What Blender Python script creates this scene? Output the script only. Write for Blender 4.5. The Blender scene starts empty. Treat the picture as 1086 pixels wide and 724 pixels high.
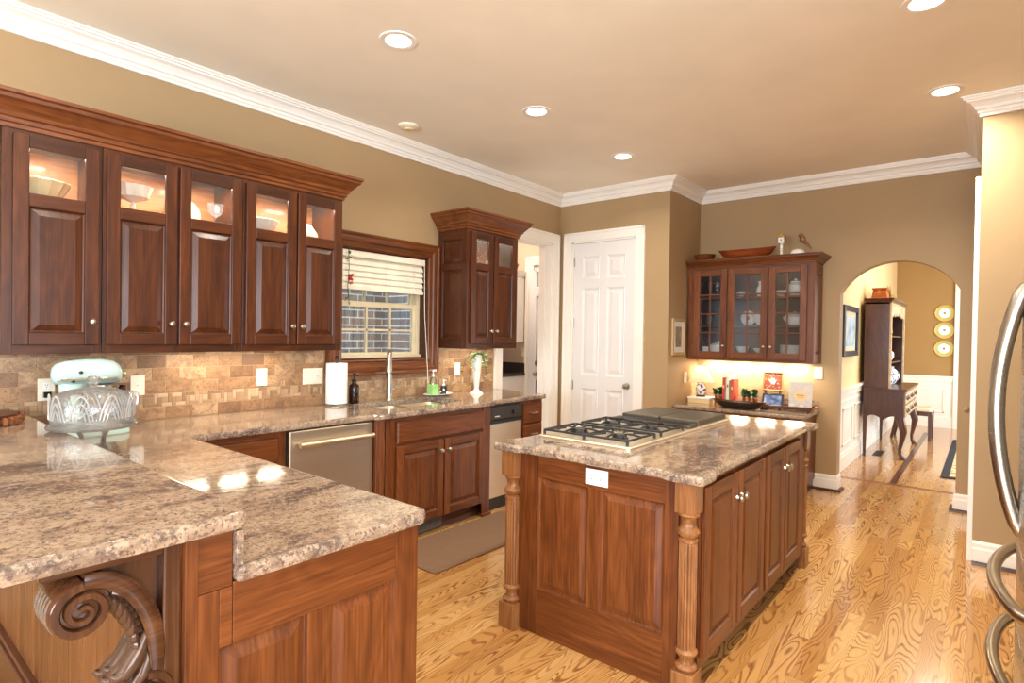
import bpy, bmesh, math, random
from math import pi, sin, cos, tan, radians, sqrt
from mathutils import Vector, Matrix

S = bpy.context.scene
COL = S.collection
random.seed(7)

# ---------------------------------------------------------------- camera
YAW, PITCH, ROLL, FPX, EYE = radians(39.5036), radians(-0.6491), radians(-0.9199), 610.955, 1.45
fw = Vector((cos(YAW) * cos(PITCH), sin(YAW) * cos(PITCH), sin(PITCH)))
rt = Vector((sin(YAW), -cos(YAW), 0))
dn = fw.cross(rt)
r2 = rt * cos(ROLL) + dn * sin(ROLL)
d2 = dn * cos(ROLL) - rt * sin(ROLL)
cam_data = bpy.data.cameras.new('camera')
cam_data.sensor_fit = 'HORIZONTAL'
cam_data.sensor_width = 36
cam_data.lens = 36 * FPX / 1086
cam_data.clip_start = 0.05
cam = bpy.data.objects.new('camera', cam_data)
COL.objects.link(cam)
cam.matrix_world = Matrix(((r2.x, -d2.x, -fw.x, 0), (r2.y, -d2.y, -fw.y, 0), (r2.z, -d2.z, -fw.z, EYE), (0, 0, 0, 1)))
S.camera = cam

# ---------------------------------------------------------------- world, exposure, big lights
S.view_settings.view_transform = 'Standard'
S.view_settings.look = 'None'
S.view_settings.gamma = 1
S.view_settings.use_curve_mapping = False
S.view_settings.exposure = 0.32
S.cycles.use_denoising = True
S.cycles.max_bounces = 10
S.cycles.diffuse_bounces = 6
S.cycles.glossy_bounces = 4
S.cycles.transparent_max_bounces = 16
S.cycles.sample_clamp_indirect = 6
S.cycles.caustics_reflective = False
S.cycles.caustics_refractive = False
w = bpy.data.worlds.new('sky')
S.world = w
w.use_nodes = True
w.node_tree.nodes['Background'].inputs[0].default_value = (0.75, 0.88, 1.0, 1)
w.node_tree.nodes['Background'].inputs[1].default_value = 3.6

DAY = (0.86, 0.94, 1.0)
WARM = (1.0, 0.91, 0.77)
HOT = (1.0, 0.88, 0.70)

def area(name, loc, direction, sx, sy, power, color, spread=180):
    d = bpy.data.lights.new(name, 'AREA')
    d.shape = 'RECTANGLE'
    d.size, d.size_y, d.energy, d.color = sx, sy, power, color
    d.spread = radians(spread)
    o = bpy.data.objects.new(name, d)
    COL.objects.link(o)
    o.location = loc
    o.rotation_euler = Vector(direction).to_track_quat('-Z', 'Y').to_euler()
    return o

# added fill lamps in unseen breakfast area windows, then daylight of the dining room
area('rear_fill_light', (-3.36, 0.6, 1.55), (1, 0, 0.35), 3.2, 1.7, 230, DAY)
area('side_fill_light', (-0.6, -3.46, 1.55), (0, 1, 0.35), 3.4, 1.7, 180, DAY)
area('daylight_dining_window', (9.6, -1.56, 1.5), (0, 1, 0.0), 2.2, 1.8, 75, DAY)

# ---------------------------------------------------------------- mesh helper
class MB:
    def __init__(s):
        s.v, s.f, s.fm, s.fs, s.mats, s.cur = [], [], [], [], [], 0
        s.T = None
    def use(s, m):
        if m not in s.mats:
            s.mats.append(m)
        s.cur = s.mats.index(m)
        return s
    def add(s, vs, fs, smooth=False):
        b = len(s.v)
        for p in vs:
            p = s.T(*p) if s.T else p
            s.v.append((p[0], p[1], p[2]))
        for f in fs:
            s.f.append([b + i for i in f])
            s.fm.append(s.cur)
            s.fs.append(smooth)
        return s
    def box(s, x0, x1, y0, y1, z0, z1):
        return s.add([(x0, y0, z0), (x1, y0, z0), (x1, y1, z0), (x0, y1, z0), (x0, y0, z1), (x1, y0, z1), (x1, y1, z1), (x0, y1, z1)],
                     [(0, 3, 2, 1), (4, 5, 6, 7), (0, 1, 5, 4), (1, 2, 6, 5), (2, 3, 7, 6), (3, 0, 4, 7)])
    def prism(s, poly, axis, a0, a1, smooth=False):
        n = len(poly)
        def P(p, a):
            return (a, p[0], p[1]) if axis == 'x' else (p[0], a, p[1]) if axis == 'y' else (p[0], p[1], a)
        vs = [P(p, a0) for p in poly] + [P(p, a1) for p in poly]
        fs = [tuple(range(n - 1, -1, -1)), tuple(range(n, 2 * n))]
        s.add(vs, fs)
        b = len(s.v) - 2 * n
        for i in range(n):
            j = (i + 1) % n
            s.f.append([b + i, b + j, b + n + j, b + n + i]); s.fm.append(s.cur); s.fs.append(smooth)
        return s
    def lathe(s, prof, c=(0, 0, 0), seg=20, axis='z', cap=True, smooth=True, flute=None):
        n = len(prof); vs = []; fs = []
        for k in range(seg):
            a = 2 * pi * k / seg
            for i, (r, h) in enumerate(prof):
                rr = r * flute(k, i) if flute else r
                if axis == 'z': vs.append((c[0] + rr * cos(a), c[1] + rr * sin(a), c[2] + h))
                elif axis == 'y': vs.append((c[0] + rr * cos(a), c[1] + h, c[2] + rr * sin(a)))
                else: vs.append((c[0] + h, c[1] + rr * cos(a), c[2] + rr * sin(a)))
        for k in range(seg):
            k2 = (k + 1) % seg
            for i in range(n - 1):
                fs.append((k * n + i, k2 * n + i, k2 * n + i + 1, k * n + i + 1))
        if cap:
            fs.append(tuple(k * n for k in range(seg)))
            fs.append(tuple(k * n + n - 1 for k in range(seg)))
        return s.add(vs, fs, smooth)
    def tube(s, pts, r, seg=8, closed=False, flat=None):
        pts = [Vector(p) for p in pts]; n = len(pts)
        R = r if isinstance(r, (list, tuple)) else [r] * n
        vs = []; fs = []; ref = None
        for i, p in enumerate(pts):
            a = pts[(i - 1) % n] if closed or i > 0 else p
            b = pts[(i + 1) % n] if closed or i < n - 1 else p
            t = (b - a).normalized()
            if ref is None:
                ref = Vector((0, 0, 1)) if abs(t.z) < 0.9 else Vector((1, 0, 0))
            e = (ref - t * ref.dot(t)).normalized(); ref = e; g = t.cross(e)
            for k in range(seg):
                q = 2 * pi * k / seg
                vs.append(tuple(p + e * (R[i] * cos(q) * (flat or 1)) + g * (R[i] * sin(q))))
        m = n if closed else n - 1
        for i in range(m):
            j = (i + 1) % n
            for k in range(seg):
                k2 = (k + 1) % seg
                fs.append((i * seg + k, i * seg + k2, j * seg + k2, j * seg + k))
        if not closed:
            fs.append(tuple(range(seg))); fs.append(tuple((n - 1) * seg + k for k in range(seg)))
        return s.add(vs, fs, True)
    def ball(s, c, rx, ry=None, rz=None, seg=14, rings=8):
        ry = rx if ry is None else ry; rz = rx if rz is None else rz
        vs = [(c[0], c[1], c[2] - rz)]; fs = []
        for i in range(1, rings):
            t = -pi / 2 + pi * i / rings
            for k in range(seg):
                a = 2 * pi * k / seg
                vs.append((c[0] + rx * cos(t) * cos(a), c[1] + ry * cos(t) * sin(a), c[2] + rz * sin(t)))
        vs.append((c[0], c[1], c[2] + rz)); last = len(vs) - 1
        for k in range(seg):
            k2 = (k + 1) % seg
            fs.append((0, 1 + k2, 1 + k))
            for i in range(rings - 2):
                fs.append((1 + i * seg + k, 1 + i * seg + k2, 1 + (i + 1) * seg + k2, 1 + (i + 1) * seg + k))
            fs.append((last, 1 + (rings - 2) * seg + k, 1 + (rings - 2) * seg + k2))
        return s.add(vs, fs, True)
    def slab(s, outline, rings, hole=None):
        """outline is counter-clockwise; rings = [(inset, z)...] from bottom to top"""
        n = len(outline)
        def inset(d):
            out = []
            for i in range(n):
                p0, p1, p2 = Vector(outline[i - 1]), Vector(outline[i]), Vector(outline[(i + 1) % n])
                a, b = (p1 - p0).normalized(), (p2 - p1).normalized()
                na, nb = Vector((-a.y, a.x)), Vector((-b.y, b.x))
                m = na + nb
                m = m / max(m.length_squared / 2, 0.3)
                out.append(p1 + m * d)
            return out
        base = len(s.v); R = [(inset(d), z) for d, z in rings]
        allv = [(p.x, p.y, z) for ring, z in R for p in ring]
        fs = []
        for k in range(len(R) - 1):
            for i in range(n):
                j = (i + 1) % n
                fs.append((k * n + i, k * n + j, (k + 1) * n + j, (k + 1) * n + i))
        if not hole:
            fs.append(tuple(range(n - 1, -1, -1))); fs.append(tuple((len(R) - 1) * n + i for i in range(n)))
            return s.add(allv, fs)
        h = len(hole); zt, zb = rings[-1][1], rings[0][1]
        for (ring, z, flip) in ((R[-1][0], zt, 0), (R[0][0], zb, 1)):
            bm = bmesh.new(); es = []
            for loop in (ring, [Vector(q) for q in hole]):
                vv = [bm.verts.new((p.x, p.y, z)) for p in loop]
                es += [bm.edges.new((vv[i], vv[(i + 1) % len(vv)])) for i in range(len(vv))]
            bmesh.ops.triangle_fill(bm, edges=es, use_beauty=True)
            bm.verts.index_update()
            off = len(allv)
            allv += [tuple(v.co) for v in bm.verts]
            fs += [tuple(off + v.index for v in f.verts) for f in bm.faces]
            bm.free()
        off = len(allv)
        allv += [(q[0], q[1], zt) for q in hole] + [(q[0], q[1], zb) for q in hole]
        fs += [(off + i, off + (i + 1) % h, off + h + (i + 1) % h, off + h + i) for i in range(h)]
        return s.add(allv, fs)
    def sweep(s, prof, path, closed=False, smooth=False):
        """prof [(out, z)] swept along a plan polyline; out points to the right of the walking direction"""
        n = len(path); m = len(prof); vs = []; fs = []
        for i in range(n):
            p = Vector(path[i][:2])
            a = (p - Vector(path[(i - 1) % n][:2])).normalized() if closed or i > 0 else None
            b = (Vector(path[(i + 1) % n][:2]) - p).normalized() if closed or i < n - 1 else None
            a = a or b; b = b or a
            na, nb = Vector((a.y, -a.x)), Vector((b.y, -b.x))
            mm = na + nb; mm = mm / (mm.length_squared / 2)
            for o, z in prof:
                vs.append((p.x + mm.x * o, p.y + mm.y * o, z))
        for i in range(n if closed else n - 1):
            j = (i + 1) % n
            for k in range(m - 1):
                fs.append((i * m + k, j * m + k, j * m + k + 1, i * m + k + 1))
        if not closed:
            fs.append(tuple(range(m))); fs.append(tuple((n - 1) * m + k for k in range(m)))
        return s.add(vs, fs, smooth)
    def build(s, name, parent=None, bevel=0, segs=2, local=False, mat=None, recalc=True, angle=None):
        me = bpy.data.meshes.new(name)
        off = Vector((0, 0, 0))
        if parent is not None and not local:
            q = parent
            while q is not None:
                off += q.location; q = q.parent
        me.from_pydata([tuple(Vector(p) - off) for p in s.v], [], s.f)
        for m in ([mat] if mat else s.mats):
            me.materials.append(m)
        me.polygons.foreach_set('material_index', [0] * len(s.f) if mat else s.fm)
        me.polygons.foreach_set('use_smooth', s.fs)
        if recalc:
            bm = bmesh.new(); bm.from_mesh(me)
            bmesh.ops.recalc_face_normals(bm, faces=bm.faces)
            bm.to_mesh(me); bm.free()
        if any(s.fs):
            me.set_sharp_from_angle(angle=radians(angle or 40))
        me.update()
        o = bpy.data.objects.new(name, me)
        COL.objects.link(o)
        if parent is not None:
            o.parent = parent
        if bevel:
            b = o.modifiers.new('edge', 'BEVEL')
            b.width, b.segments, b.limit_method, b.angle_limit = bevel, segs, 'ANGLE', radians(50)
            b.use_clamp_overlap = True
        return o

def frame(O, U, W):
    O, U, W = Vector(O), Vector(U), Vector(W)
    return lambda u, w_, v: O + U * u + W * w_ + Vector((0, 0, v))

def thing(name, label, cat, loc=(0, 0, 0), group=None, rz=0):
    o = bpy.data.objects.new(name, None)
    o.empty_display_size = 0.05
    COL.objects.link(o)
    o.location = loc; o.rotation_euler = (0, 0, rz)
    return tag(o, label, cat, group)

def tag(o, label, cat, group=None):
    o['label'] = label; o['category'] = cat
    if group: o['group'] = group
    return o

def struct(o, label=None, cat=None):
    o['kind'] = 'structure'
    if label: o['label'] = label
    if cat: o['category'] = cat
    return o

def copy_tree(o, parent=None):
    c = o.copy(); COL.objects.link(c)
    if parent is not None: c.parent = parent
    for ch in list(o.children): copy_tree(ch, c)
    return c

def dup(o, loc, label, rz=None, scale=None):
    c = copy_tree(o); c.location = loc; c['label'] = label
    if rz is not None: c.rotation_euler = (0, 0, rz)
    if scale: c.scale = scale
    return c

def round_poly(pts, rad, seg=5):
    out = []; n = len(pts)
    for i in range(n):
        r = rad[i] if isinstance(rad, (list, tuple)) else rad
        p0, p, p2 = Vector(pts[i - 1]), Vector(pts[i]), Vector(pts[(i + 1) % n])
        if r <= 0: out.append((p.x, p.y)); continue
        a, b = (p0 - p).normalized(), (p2 - p).normalized()
        A, B = p + a * r, p + b * r
        for k in range(seg + 1):
            t = k / seg
            q = A * (1 - t) ** 2 + p * (2 * t * (1 - t)) + B * t * t
            out.append((q.x, q.y))
    return out

# ---------------------------------------------------------------- materials
def srgb(r, g, b):
    f = lambda c: (c / 255 / 12.92) if c / 255 <= 0.04045 else ((c / 255 + 0.055) / 1.055) ** 2.4
    return (f(r), f(g), f(b), 1)

class NT:
    def __init__(s, name):
        s.m = bpy.data.materials.new(name); s.m.use_nodes = True
        s.t = s.m.node_tree; s.t.nodes.clear()
        s.out = s.n('ShaderNodeOutputMaterial')
    def n(s, kind, **kw):
        x = s.t.nodes.new(kind)
        for k, v in kw.items():
            if hasattr(x, k): setattr(x, k, v)
        return x
    def l(s, a, b): s.t.links.new(a, b)
    def put(s, sock, v):
        if hasattr(v, 'is_output'): s.l(v, sock)
        else: sock.default_value = v
    def math(s, op, a, b=0.0, c=None):
        x = s.n('ShaderNodeMath', operation=op)
        s.put(x.inputs[0], a); s.put(x.inputs[1], b)
        if c is not None: s.put(x.inputs[2], c)
        return x.outputs[0]
    def mix(s, f, a, b, blend='MIX'):
        x = s.n('ShaderNodeMix', data_type='RGBA', blend_type=blend)
        s.put(x.inputs[0], f); s.put(x.inputs[6], a); s.put(x.inputs[7], b)
        return x.outputs[2]
    def ramp(s, f, stops):
        x = s.n('ShaderNodeValToRGB'); e = x.color_ramp.elements
        while len(e) < len(stops): e.new(0.5)
        for q, (p, c) in zip(e, stops):
            q.position = p; q.color = c if len(c) == 4 else (*c, 1)
        s.l(f, x.inputs[0]); return x.outputs[0]
    def coords(s, scale=(1, 1, 1), rot=(0, 0, 0), rnd=0.0, kind='Object'):
        tc = s.n('ShaderNodeTexCoord'); v = tc.outputs[kind]
        if rnd:
            g = s.n('ShaderNodeNewGeometry'); cmb = s.n('ShaderNodeCombineXYZ')
            for i, k in enumerate((rnd, rnd * 1.7, rnd * 2.3)):
                s.l(s.math('MULTIPLY', g.outputs['Random Per Island'], k), cmb.inputs[i])
            a = s.n('ShaderNodeVectorMath', operation='ADD'); s.l(v, a.inputs[0]); s.l(cmb.outputs[0], a.inputs[1]); v = a.outputs[0]
        mp = s.n('ShaderNodeMapping'); mp.inputs['Scale'].default_value = scale; mp.inputs['Rotation'].default_value = rot
        s.l(v, mp.inputs[0]); return mp.outputs[0]
    def noise(s, vec, scale=5, detail=4, rough=0.55, dist=0.0):
        x = s.n('ShaderNodeTexNoise'); s.l(vec, x.inputs['Vector'])
        x.inputs['Scale'].default_value = scale; x.inputs['Detail'].default_value = detail
        x.inputs['Roughness'].default_value = rough; x.inputs['Distortion'].default_value = dist
        return x.outputs[0]
    def voro(s, vec, scale=5, feature='F1'):
        x = s.n('ShaderNodeTexVoronoi', feature=feature); s.l(vec, x.inputs['Vector']); x.inputs['Scale'].default_value = scale
        return x
    def island(s):
        return s.n('ShaderNodeNewGeometry').outputs['Random Per Island']
    def bsdf(s, color, rough=0.5, metal=0.0, bump=None, bstr=0.2, bdist=0.002, coat=0.0, spec=0.5, trans=0.0, ior=1.5, emit=None, estr=0.0, sheen=0, coat_rough=0.05):
        p = s.n('ShaderNodeBsdfPrincipled')
        s.put(p.inputs['Base Color'], color); s.put(p.inputs['Roughness'], rough); s.put(p.inputs['Metallic'], metal)
        p.inputs['Coat Weight'].default_value = coat; p.inputs['Coat Roughness'].default_value = coat_rough
        p.inputs['Specular IOR Level'].default_value = spec; p.inputs['Transmission Weight'].default_value = trans
        p.inputs['IOR'].default_value = ior; p.inputs['Sheen Weight'].default_value = sheen
        if emit: p.inputs['Emission Color'].default_value = emit; p.inputs['Emission Strength'].default_value = estr
        if bump is not None:
            b = s.n('ShaderNodeBump'); b.inputs['Strength'].default_value = bstr; b.inputs['Distance'].default_value = bdist
            s.l(bump, b.inputs['Height']); s.l(b.outputs[0], p.inputs['Normal'])
        s.l(p.outputs[0], s.out.inputs[0]); return s.m

def plain(name, rgb, rough=0.5, metal=0.0, var=0.06, scale=12, **kw):
    t = NT(name); n = t.noise(t.coords(), scale, 3)
    c = srgb(*rgb); lo = tuple(x * (1 - var) for x in c[:3]) + (1,); hi = tuple(min(1, x * (1 + var)) for x in c[:3]) + (1,)
    return t.bsdf(t.ramp(n, [(0.3, lo), (0.7, hi)]), rough, metal, **kw)

def wood(name, axis, dark, mid, light, rough=0.28, coat=0.25, fine=1.0):
    t = NT(name)
    st = {'x': (0.7, 9, 9), 'y': (9, 0.7, 9), 'z': (9, 9, 0.7)}[axis]
    v = t.coords(st, rnd=7.0)
    a = t.noise(v, 1.6, 4, 0.6, 0.6)
    st2 = {'x': (3, 90, 90), 'y': (90, 3, 90), 'z': (90, 90, 3)}[axis]
    b = t.noise(t.coords(st2, rnd=7.0), 1.5 * fine, 2)
    st3 = {'x': (0.9, 5, 5), 'y': (5, 0.9, 5), 'z': (5, 5, 0.9)}[axis]
    g = t.noise(t.coords(st3, rnd=7.0), 1.1, 2, 0.4, 0.3)
    g = t.math('ABSOLUTE', t.math('SUBTRACT', t.math('FRACT', t.math('MULTIPLY', g, 16.0)), 0.5))
    mixv = t.math('ADD', t.math('ADD', t.math('MULTIPLY', a, 0.50), t.math('MULTIPLY', b, 0.36)), t.math('MULTIPLY', g, 0.14))
    c = t.ramp(mixv, [(0.30, srgb(*dark)), (0.46, srgb(*mid)), (0.64, srgb(*light))])
    i = t.island()
    c = t.mix(1.0, c, t.ramp(i, [(0.0, (0.84, 0.82, 0.80)), (1.0, (1.14, 1.14, 1.14))]), 'MULTIPLY')
    return t.bsdf(c, rough, coat=coat, bump=b, bstr=0.05, coat_rough=0.12, spec=0.38)

CH = [(46, 20, 8), (68, 32, 12), (90, 46, 19)]  # cabinet cherry darkened in the colour, for the dimmer light on the uppers
W = {a: wood('cherry_shaded_' + a, a, *CH, rough=.34, coat=.05) for a in 'xyz'}
CL = [(74, 37, 15), (104, 56, 25), (132, 77, 39)]  # same cherry lightened in the colour, for the stronger light lower down
WL = {a: wood('cherry_lit_' + a, a, *CL, rough=.36, coat=.05) for a in 'xyz'}
DK = [(46, 25, 15), (70, 40, 24), (98, 62, 40)]
DW = {a: wood('antique_' + a, a, *DK, rough=0.24, coat=0.4) for a in 'xyz'}
LW = {a: wood('maple_' + a, a, (96, 58, 30), (136, 88, 50), (164, 114, 68), rough=0.35) for a in 'xyz'}
BW = {a: wood('bead_' + a, a, (84, 50, 25), (108, 67, 36), (130, 86, 50), rough=0.4) for a in 'xyz'}
EW = {a: wood('walnut_' + a, a, (58, 30, 20), (82, 46, 32), (104, 62, 44), rough=0.3) for a in 'xyz'}
GW = wood('red_wood', 'y', (110, 44, 16), (150, 70, 28), (180, 98, 48), rough=0.4)

def paint(name, rgb, rough=0.6, bump=0.03):
    t = NT(name); v = t.coords()
    n = t.noise(v, 120, 2)
    c = srgb(*rgb)
    col = t.ramp(t.noise(v, 2.0, 2), [(0.3, tuple(x * 0.97 for x in c[:3])), (0.7, tuple(min(1, x * 1.03) for x in c[:3]))])
    return t.bsdf(col, rough, bump=n, bstr=bump, bdist=0.001, spec=0.3)
M = {}
M['wall'] = paint('tan_paint', (170, 143, 106), 0.55)
M['ceil'] = paint('ceiling_paint', (243, 236, 219), 0.7)
M['white'] = paint('white_trim_paint', (240, 236, 228), 0.35, 0.0)
M['door_white'] = paint('white_door_paint', (226, 224, 222), 0.4, 0.0)
M['cream'] = paint('cream_paint', (226, 200, 150), 0.6)
M['gold'] = paint('gold_paint', (164, 130, 82), 0.6)
M['peach'] = paint('peach_paint', (214, 190, 166), 0.6)

def granite(name, rot):
    t = NT(name)
    v = t.coords((1, 1, 1), (0, 0, rot))
    fl = t.coords((1.0, 2.6, 2.6), (0, 0, rot))
    flow = t.math('ADD', t.math('MULTIPLY', t.noise(fl, 2.1, 3, 0.6, 1.6), 0.66), t.math('MULTIPLY', t.noise(v, 13, 6, 0.72, 0.5), 0.34))
    base = t.ramp(flow, [(0.36, srgb(76, 66, 64)), (0.44, srgb(122, 104, 92)), (0.50, srgb(152, 130, 110)), (0.57, srgb(172, 152, 130)), (0.66, srgb(110, 97, 92))])
    med = t.noise(v, 48, 4, 0.75)
    base = t.mix(t.ramp(med, [(0.50, (0, 0, 0)), (0.60, (0.65, 0.65, 0.65))]), base, srgb(186, 166, 146))
    sp = t.noise(v, 95, 3, 0.75)
    base = t.mix(t.ramp(sp, [(0.54, (0, 0, 0)), (0.59, (0.75, 0.75, 0.75))]), base, srgb(84, 70, 66))
    sp2 = t.noise(t.coords((1, 1, 1), (0.3, 0.2, rot + 1)), 62, 3, 0.75)
    dens = t.noise(fl, 1.6, 3, 0.5, 0.8)
    k = t.math('MULTIPLY', t.ramp(sp2, [(0.55, (0, 0, 0)), (0.61, (1, 1, 1))]), t.ramp(dens, [(0.42, (0.1, 0.1, 0.1)), (0.62, (0.9, 0.9, 0.9))]))
    base = t.mix(t.math('MULTIPLY', k, 0.8), base, srgb(84, 72, 70))
    return t.bsdf(base, 0.09, spec=0.55, coat=0.3, coat_rough=0.03)
M['granite'] = granite('granite', 0.35)
M['granite2'] = granite('granite_island', 1.25)

def floor_mat():
    t = NT('oak_floor')
    v = t.coords((1.0, 6.0, 1), rnd=23.0)
    n = t.noise(v, 1.0, 2.0, 0.45, 0.35)
    ring = t.math('FRACT', t.math('MULTIPLY', n, 30.0))
    tri = t.math('ABSOLUTE', t.math('SUBTRACT', ring, 0.5))
    fine = t.noise(t.coords((5, 170, 1), rnd=23.0), 1.5, 3, 0.6)
    i = t.island()
    base = t.ramp(i, [(0.0, srgb(172, 122, 68)), (0.3, srgb(190, 143, 84)), (0.7, srgb(200, 155, 96)), (1.0, srgb(208, 167, 108))])
    lines = t.ramp(tri, [(0.0, (1, 1, 1)), (0.10, (0.9, 0.9, 0.9)), (0.22, (0, 0, 0))])
    brk = t.ramp(t.noise(t.coords((1.3, 9, 1), rnd=23.0), 1.3, 3), [(0.38, (0.3, 0.3, 0.3)), (0.55, (1.0, 1.0, 1.0))])
    c = t.mix(t.math('MULTIPLY', lines, t.math('MULTIPLY', brk, t.math('ADD', 0.45, t.math('MULTIPLY', fine, 0.9)))), base, srgb(120, 74, 36))
    c = t.mix(t.ramp(fine, [(0.40, (0.30, 0.30, 0.30)), (0.6, (0, 0, 0))]), c, srgb(176, 116, 60))
    uv = t.n('ShaderNodeUVMap'); sep = t.n('ShaderNodeSeparateXYZ'); t.l(uv.outputs[0], sep.inputs[0])
    e = t.math('MINIMUM', t.math('MINIMUM', sep.outputs[0], sep.outputs[1]), 1.0)
    gap = t.math('LESS_THAN', e, 0.0011)
    c = t.mix(t.math('MULTIPLY', gap, 0.6), c, srgb(96, 52, 22))
    return t.bsdf(c, 0.17, bump=fine, bstr=0.05, bdist=0.001, spec=0.5, coat=0.35, coat_rough=0.10)
M['floor'] = floor_mat()

def tile_mat():
    t = NT('travertine'); v = t.coords(rnd=5.0)
    n = t.noise(v, 14, 5, 0.65, 0.8)
    i = t.island()
    c = t.ramp(i, [(0.0, srgb(122, 90, 66)), (0.3, srgb(156, 118, 86)), (0.65, srgb(178, 138, 100)), (1.0, srgb(192, 158, 122))])
    c = t.mix(t.ramp(n, [(0.40, (0.55, 0.55, 0.55)), (0.56, (0, 0, 0))]), c, srgb(112, 80, 58))
    p = t.noise(v, 90, 5, 0.75)
    c = t.mix(t.ramp(p, [(0.53, (0, 0, 0)), (0.66, (0.75, 0.75, 0.75))]), c, srgb(84, 58, 44))
    return t.bsdf(c, 0.42, bump=p, bstr=0.25, bdist=0.002)
M['tile'] = tile_mat()
def mosaic_mat():
    t = NT('mosaic_stone'); i = t.island()
    c = t.ramp(i, [(0.0, srgb(140, 108, 80)), (0.5, srgb(166, 132, 100)), (1.0, srgb(194, 166, 134))])
    return t.bsdf(c, 0.4, bump=t.noise(t.coords(), 60, 3), bstr=0.1)
M['mosaic'] = mosaic_mat()
M['mortar'] = plain('grout', (184, 152, 116), 0.9)

def steel(name, rgb, rough, axis='x'):
    t = NT(name); sc = {'x': (2, 250, 250), 'y': (250, 2, 250), 'z': (250, 250, 2)}[axis]
    n = t.noise(t.coords(sc), 1.5, 2)
    c = srgb(*rgb)
    return t.bsdf(t.ramp(n, [(0.3, tuple(x * 0.92 for x in c[:3])), (0.7, c[:3])]), t.math('ADD', rough, t.math('MULTIPLY', n, 0.08)), 1.0)
M['steel'] = steel('brushed_steel', (222, 208, 184), 0.36)
M['steel_v'] = steel('brushed_steel_upright', (196, 190, 180), 0.24, 'x')
M['nickel'] = plain('satin_nickel', (190, 180, 164), 0.28, 1.0)
M['chrome'] = plain('polished_chrome', (220, 220, 220), 0.12, 1.0)
M['iron'] = plain('cast_iron', (34, 34, 36), 0.45, 0.2)
M['black'] = plain('black_plastic', (22, 20, 20), 0.35)
M['dark_panel'] = plain('dark_control_panel', (58, 54, 48), 0.35, 0.3)
M['plate'] = plain('ivory_plastic', (236, 226, 206), 0.4)
M['plate_white'] = plain('white_plastic', (240, 240, 238), 0.4)
M['slot'] = plain('socket_slots', (60, 56, 52), 0.5)
M['porcelain'] = plain('white_porcelain', (240, 238, 232), 0.18)
M['mint'] = plain('pale_mint_enamel', (180, 206, 200), 0.2, coat=0.3)
M['paper'] = plain('paper_towel', (244, 242, 238), 0.9, bump=None)
M['leaf'] = plain('green_leaf', (112, 156, 42), 0.45, var=0.4, scale=30)
M['leaf_dark'] = plain('dark_leaf', (60, 96, 44), 0.5, var=0.3, scale=30)
M['petal'] = plain('white_petal', (244, 240, 214), 0.5)
M['red'] = plain('red_berry', (188, 30, 22), 0.3)
M['copper'] = plain('copper_pot', (196, 112, 62), 0.3, 0.8)
M['pewter'] = plain('dark_pewter', (70, 54, 42), 0.35, 0.6)
M['blind'] = plain('white_blind', (238, 230, 210), 0.5)
M['sash'] = plain('warm_lit_sash', (214, 200, 168), 0.45)  # white window frame with the warm room light tinted into its colour
M['mat'] = None
def glassy(name, tint=(1, 1, 1, 1), rough=0.02, base=0.06, bump_scale=None, bstr=0.15, ior=1.45, white=0.0):
    t = NT(name)
    tr = t.n('ShaderNodeBsdfTransparent'); tr.inputs[0].default_value = tint
    gl = t.n('ShaderNodeBsdfGlossy'); gl.inputs['Roughness'].default_value = rough
    fr = t.n('ShaderNodeFresnel'); fr.inputs['IOR'].default_value = ior
    if bump_scale:
        b = t.n('ShaderNodeBump'); b.inputs['Strength'].default_value = bstr; b.inputs['Distance'].default_value = 0.004
        t.l(t.noise(t.coords(), bump_scale, 3, 0.6), b.inputs['Height']); t.l(b.outputs[0], gl.inputs['Normal']); t.l(b.outputs[0], fr.inputs['Normal'])
    mx = t.n('ShaderNodeMixShader')
    t.l(t.math('MINIMUM', t.math('ADD', fr.outputs[0], base), 1.0), mx.inputs[0]); t.l(tr.outputs[0], mx.inputs[1]); t.l(gl.outputs[0], mx.inputs[2])
    res = mx.outputs[0]
    if white:
        df = t.n('ShaderNodeBsdfTranslucent'); df.inputs[0].default_value = (0.95, 0.95, 0.93, 1)
        d2_ = t.n('ShaderNodeBsdfDiffuse'); d2_.inputs[0].default_value = (0.95, 0.95, 0.93, 1)
        ad = t.n('ShaderNodeMixShader'); ad.inputs[0].default_value = 0.5; t.l(df.outputs[0], ad.inputs[1]); t.l(d2_.outputs[0], ad.inputs[2])
        m2 = t.n('ShaderNodeMixShader'); m2.inputs[0].default_value = white; t.l(res, m2.inputs[1]); t.l(ad.outputs[0], m2.inputs[2]); res = m2.outputs[0]
    t.l(res, t.out.inputs[0]); return t.m
M['glass'] = glassy('window_glass')
M['seeded'] = glassy('seeded_glass', bump_scale=90, base=0.0, bstr=0.5, white=0.01)
M['crystal'] = glassy('cut_crystal', (0.99, 0.99, 0.99, 1), 0.05, 0.02, 40, 0.9, white=0.12)
M['crystal_cut'] = glassy('crystal_facets', (0.99, 0.99, 0.99, 1), 0.05, 0.05, 40, 0.5, white=0.38)
M['clear'] = glassy('clear_glass', (0.96, 0.97, 0.97, 1), 0.03, 0.10)
M['cab_glass'] = glassy('cabinet_glass', (0.94, 0.95, 0.96, 1), 0.06, 0.03, 60, 0.12)
M['amber'] = plain('dark_amber_bottle', (40, 22, 14), 0.12)
M['green_soap'] = plain('green_soap', (150, 206, 120), 0.12)
def emis(name, rgb, strength):
    t = NT(name); e = t.n('ShaderNodeEmission'); e.inputs[0].default_value = (*rgb, 1); e.inputs[1].default_value = strength
    t.l(e.outputs[0], t.out.inputs[0]); return t.m
M['lamp'] = emis('lit_lens', (1.0, 0.86, 0.58), 7)
M['puck'] = emis('lit_puck', (1.0, 0.85, 0.58), 9)
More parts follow.
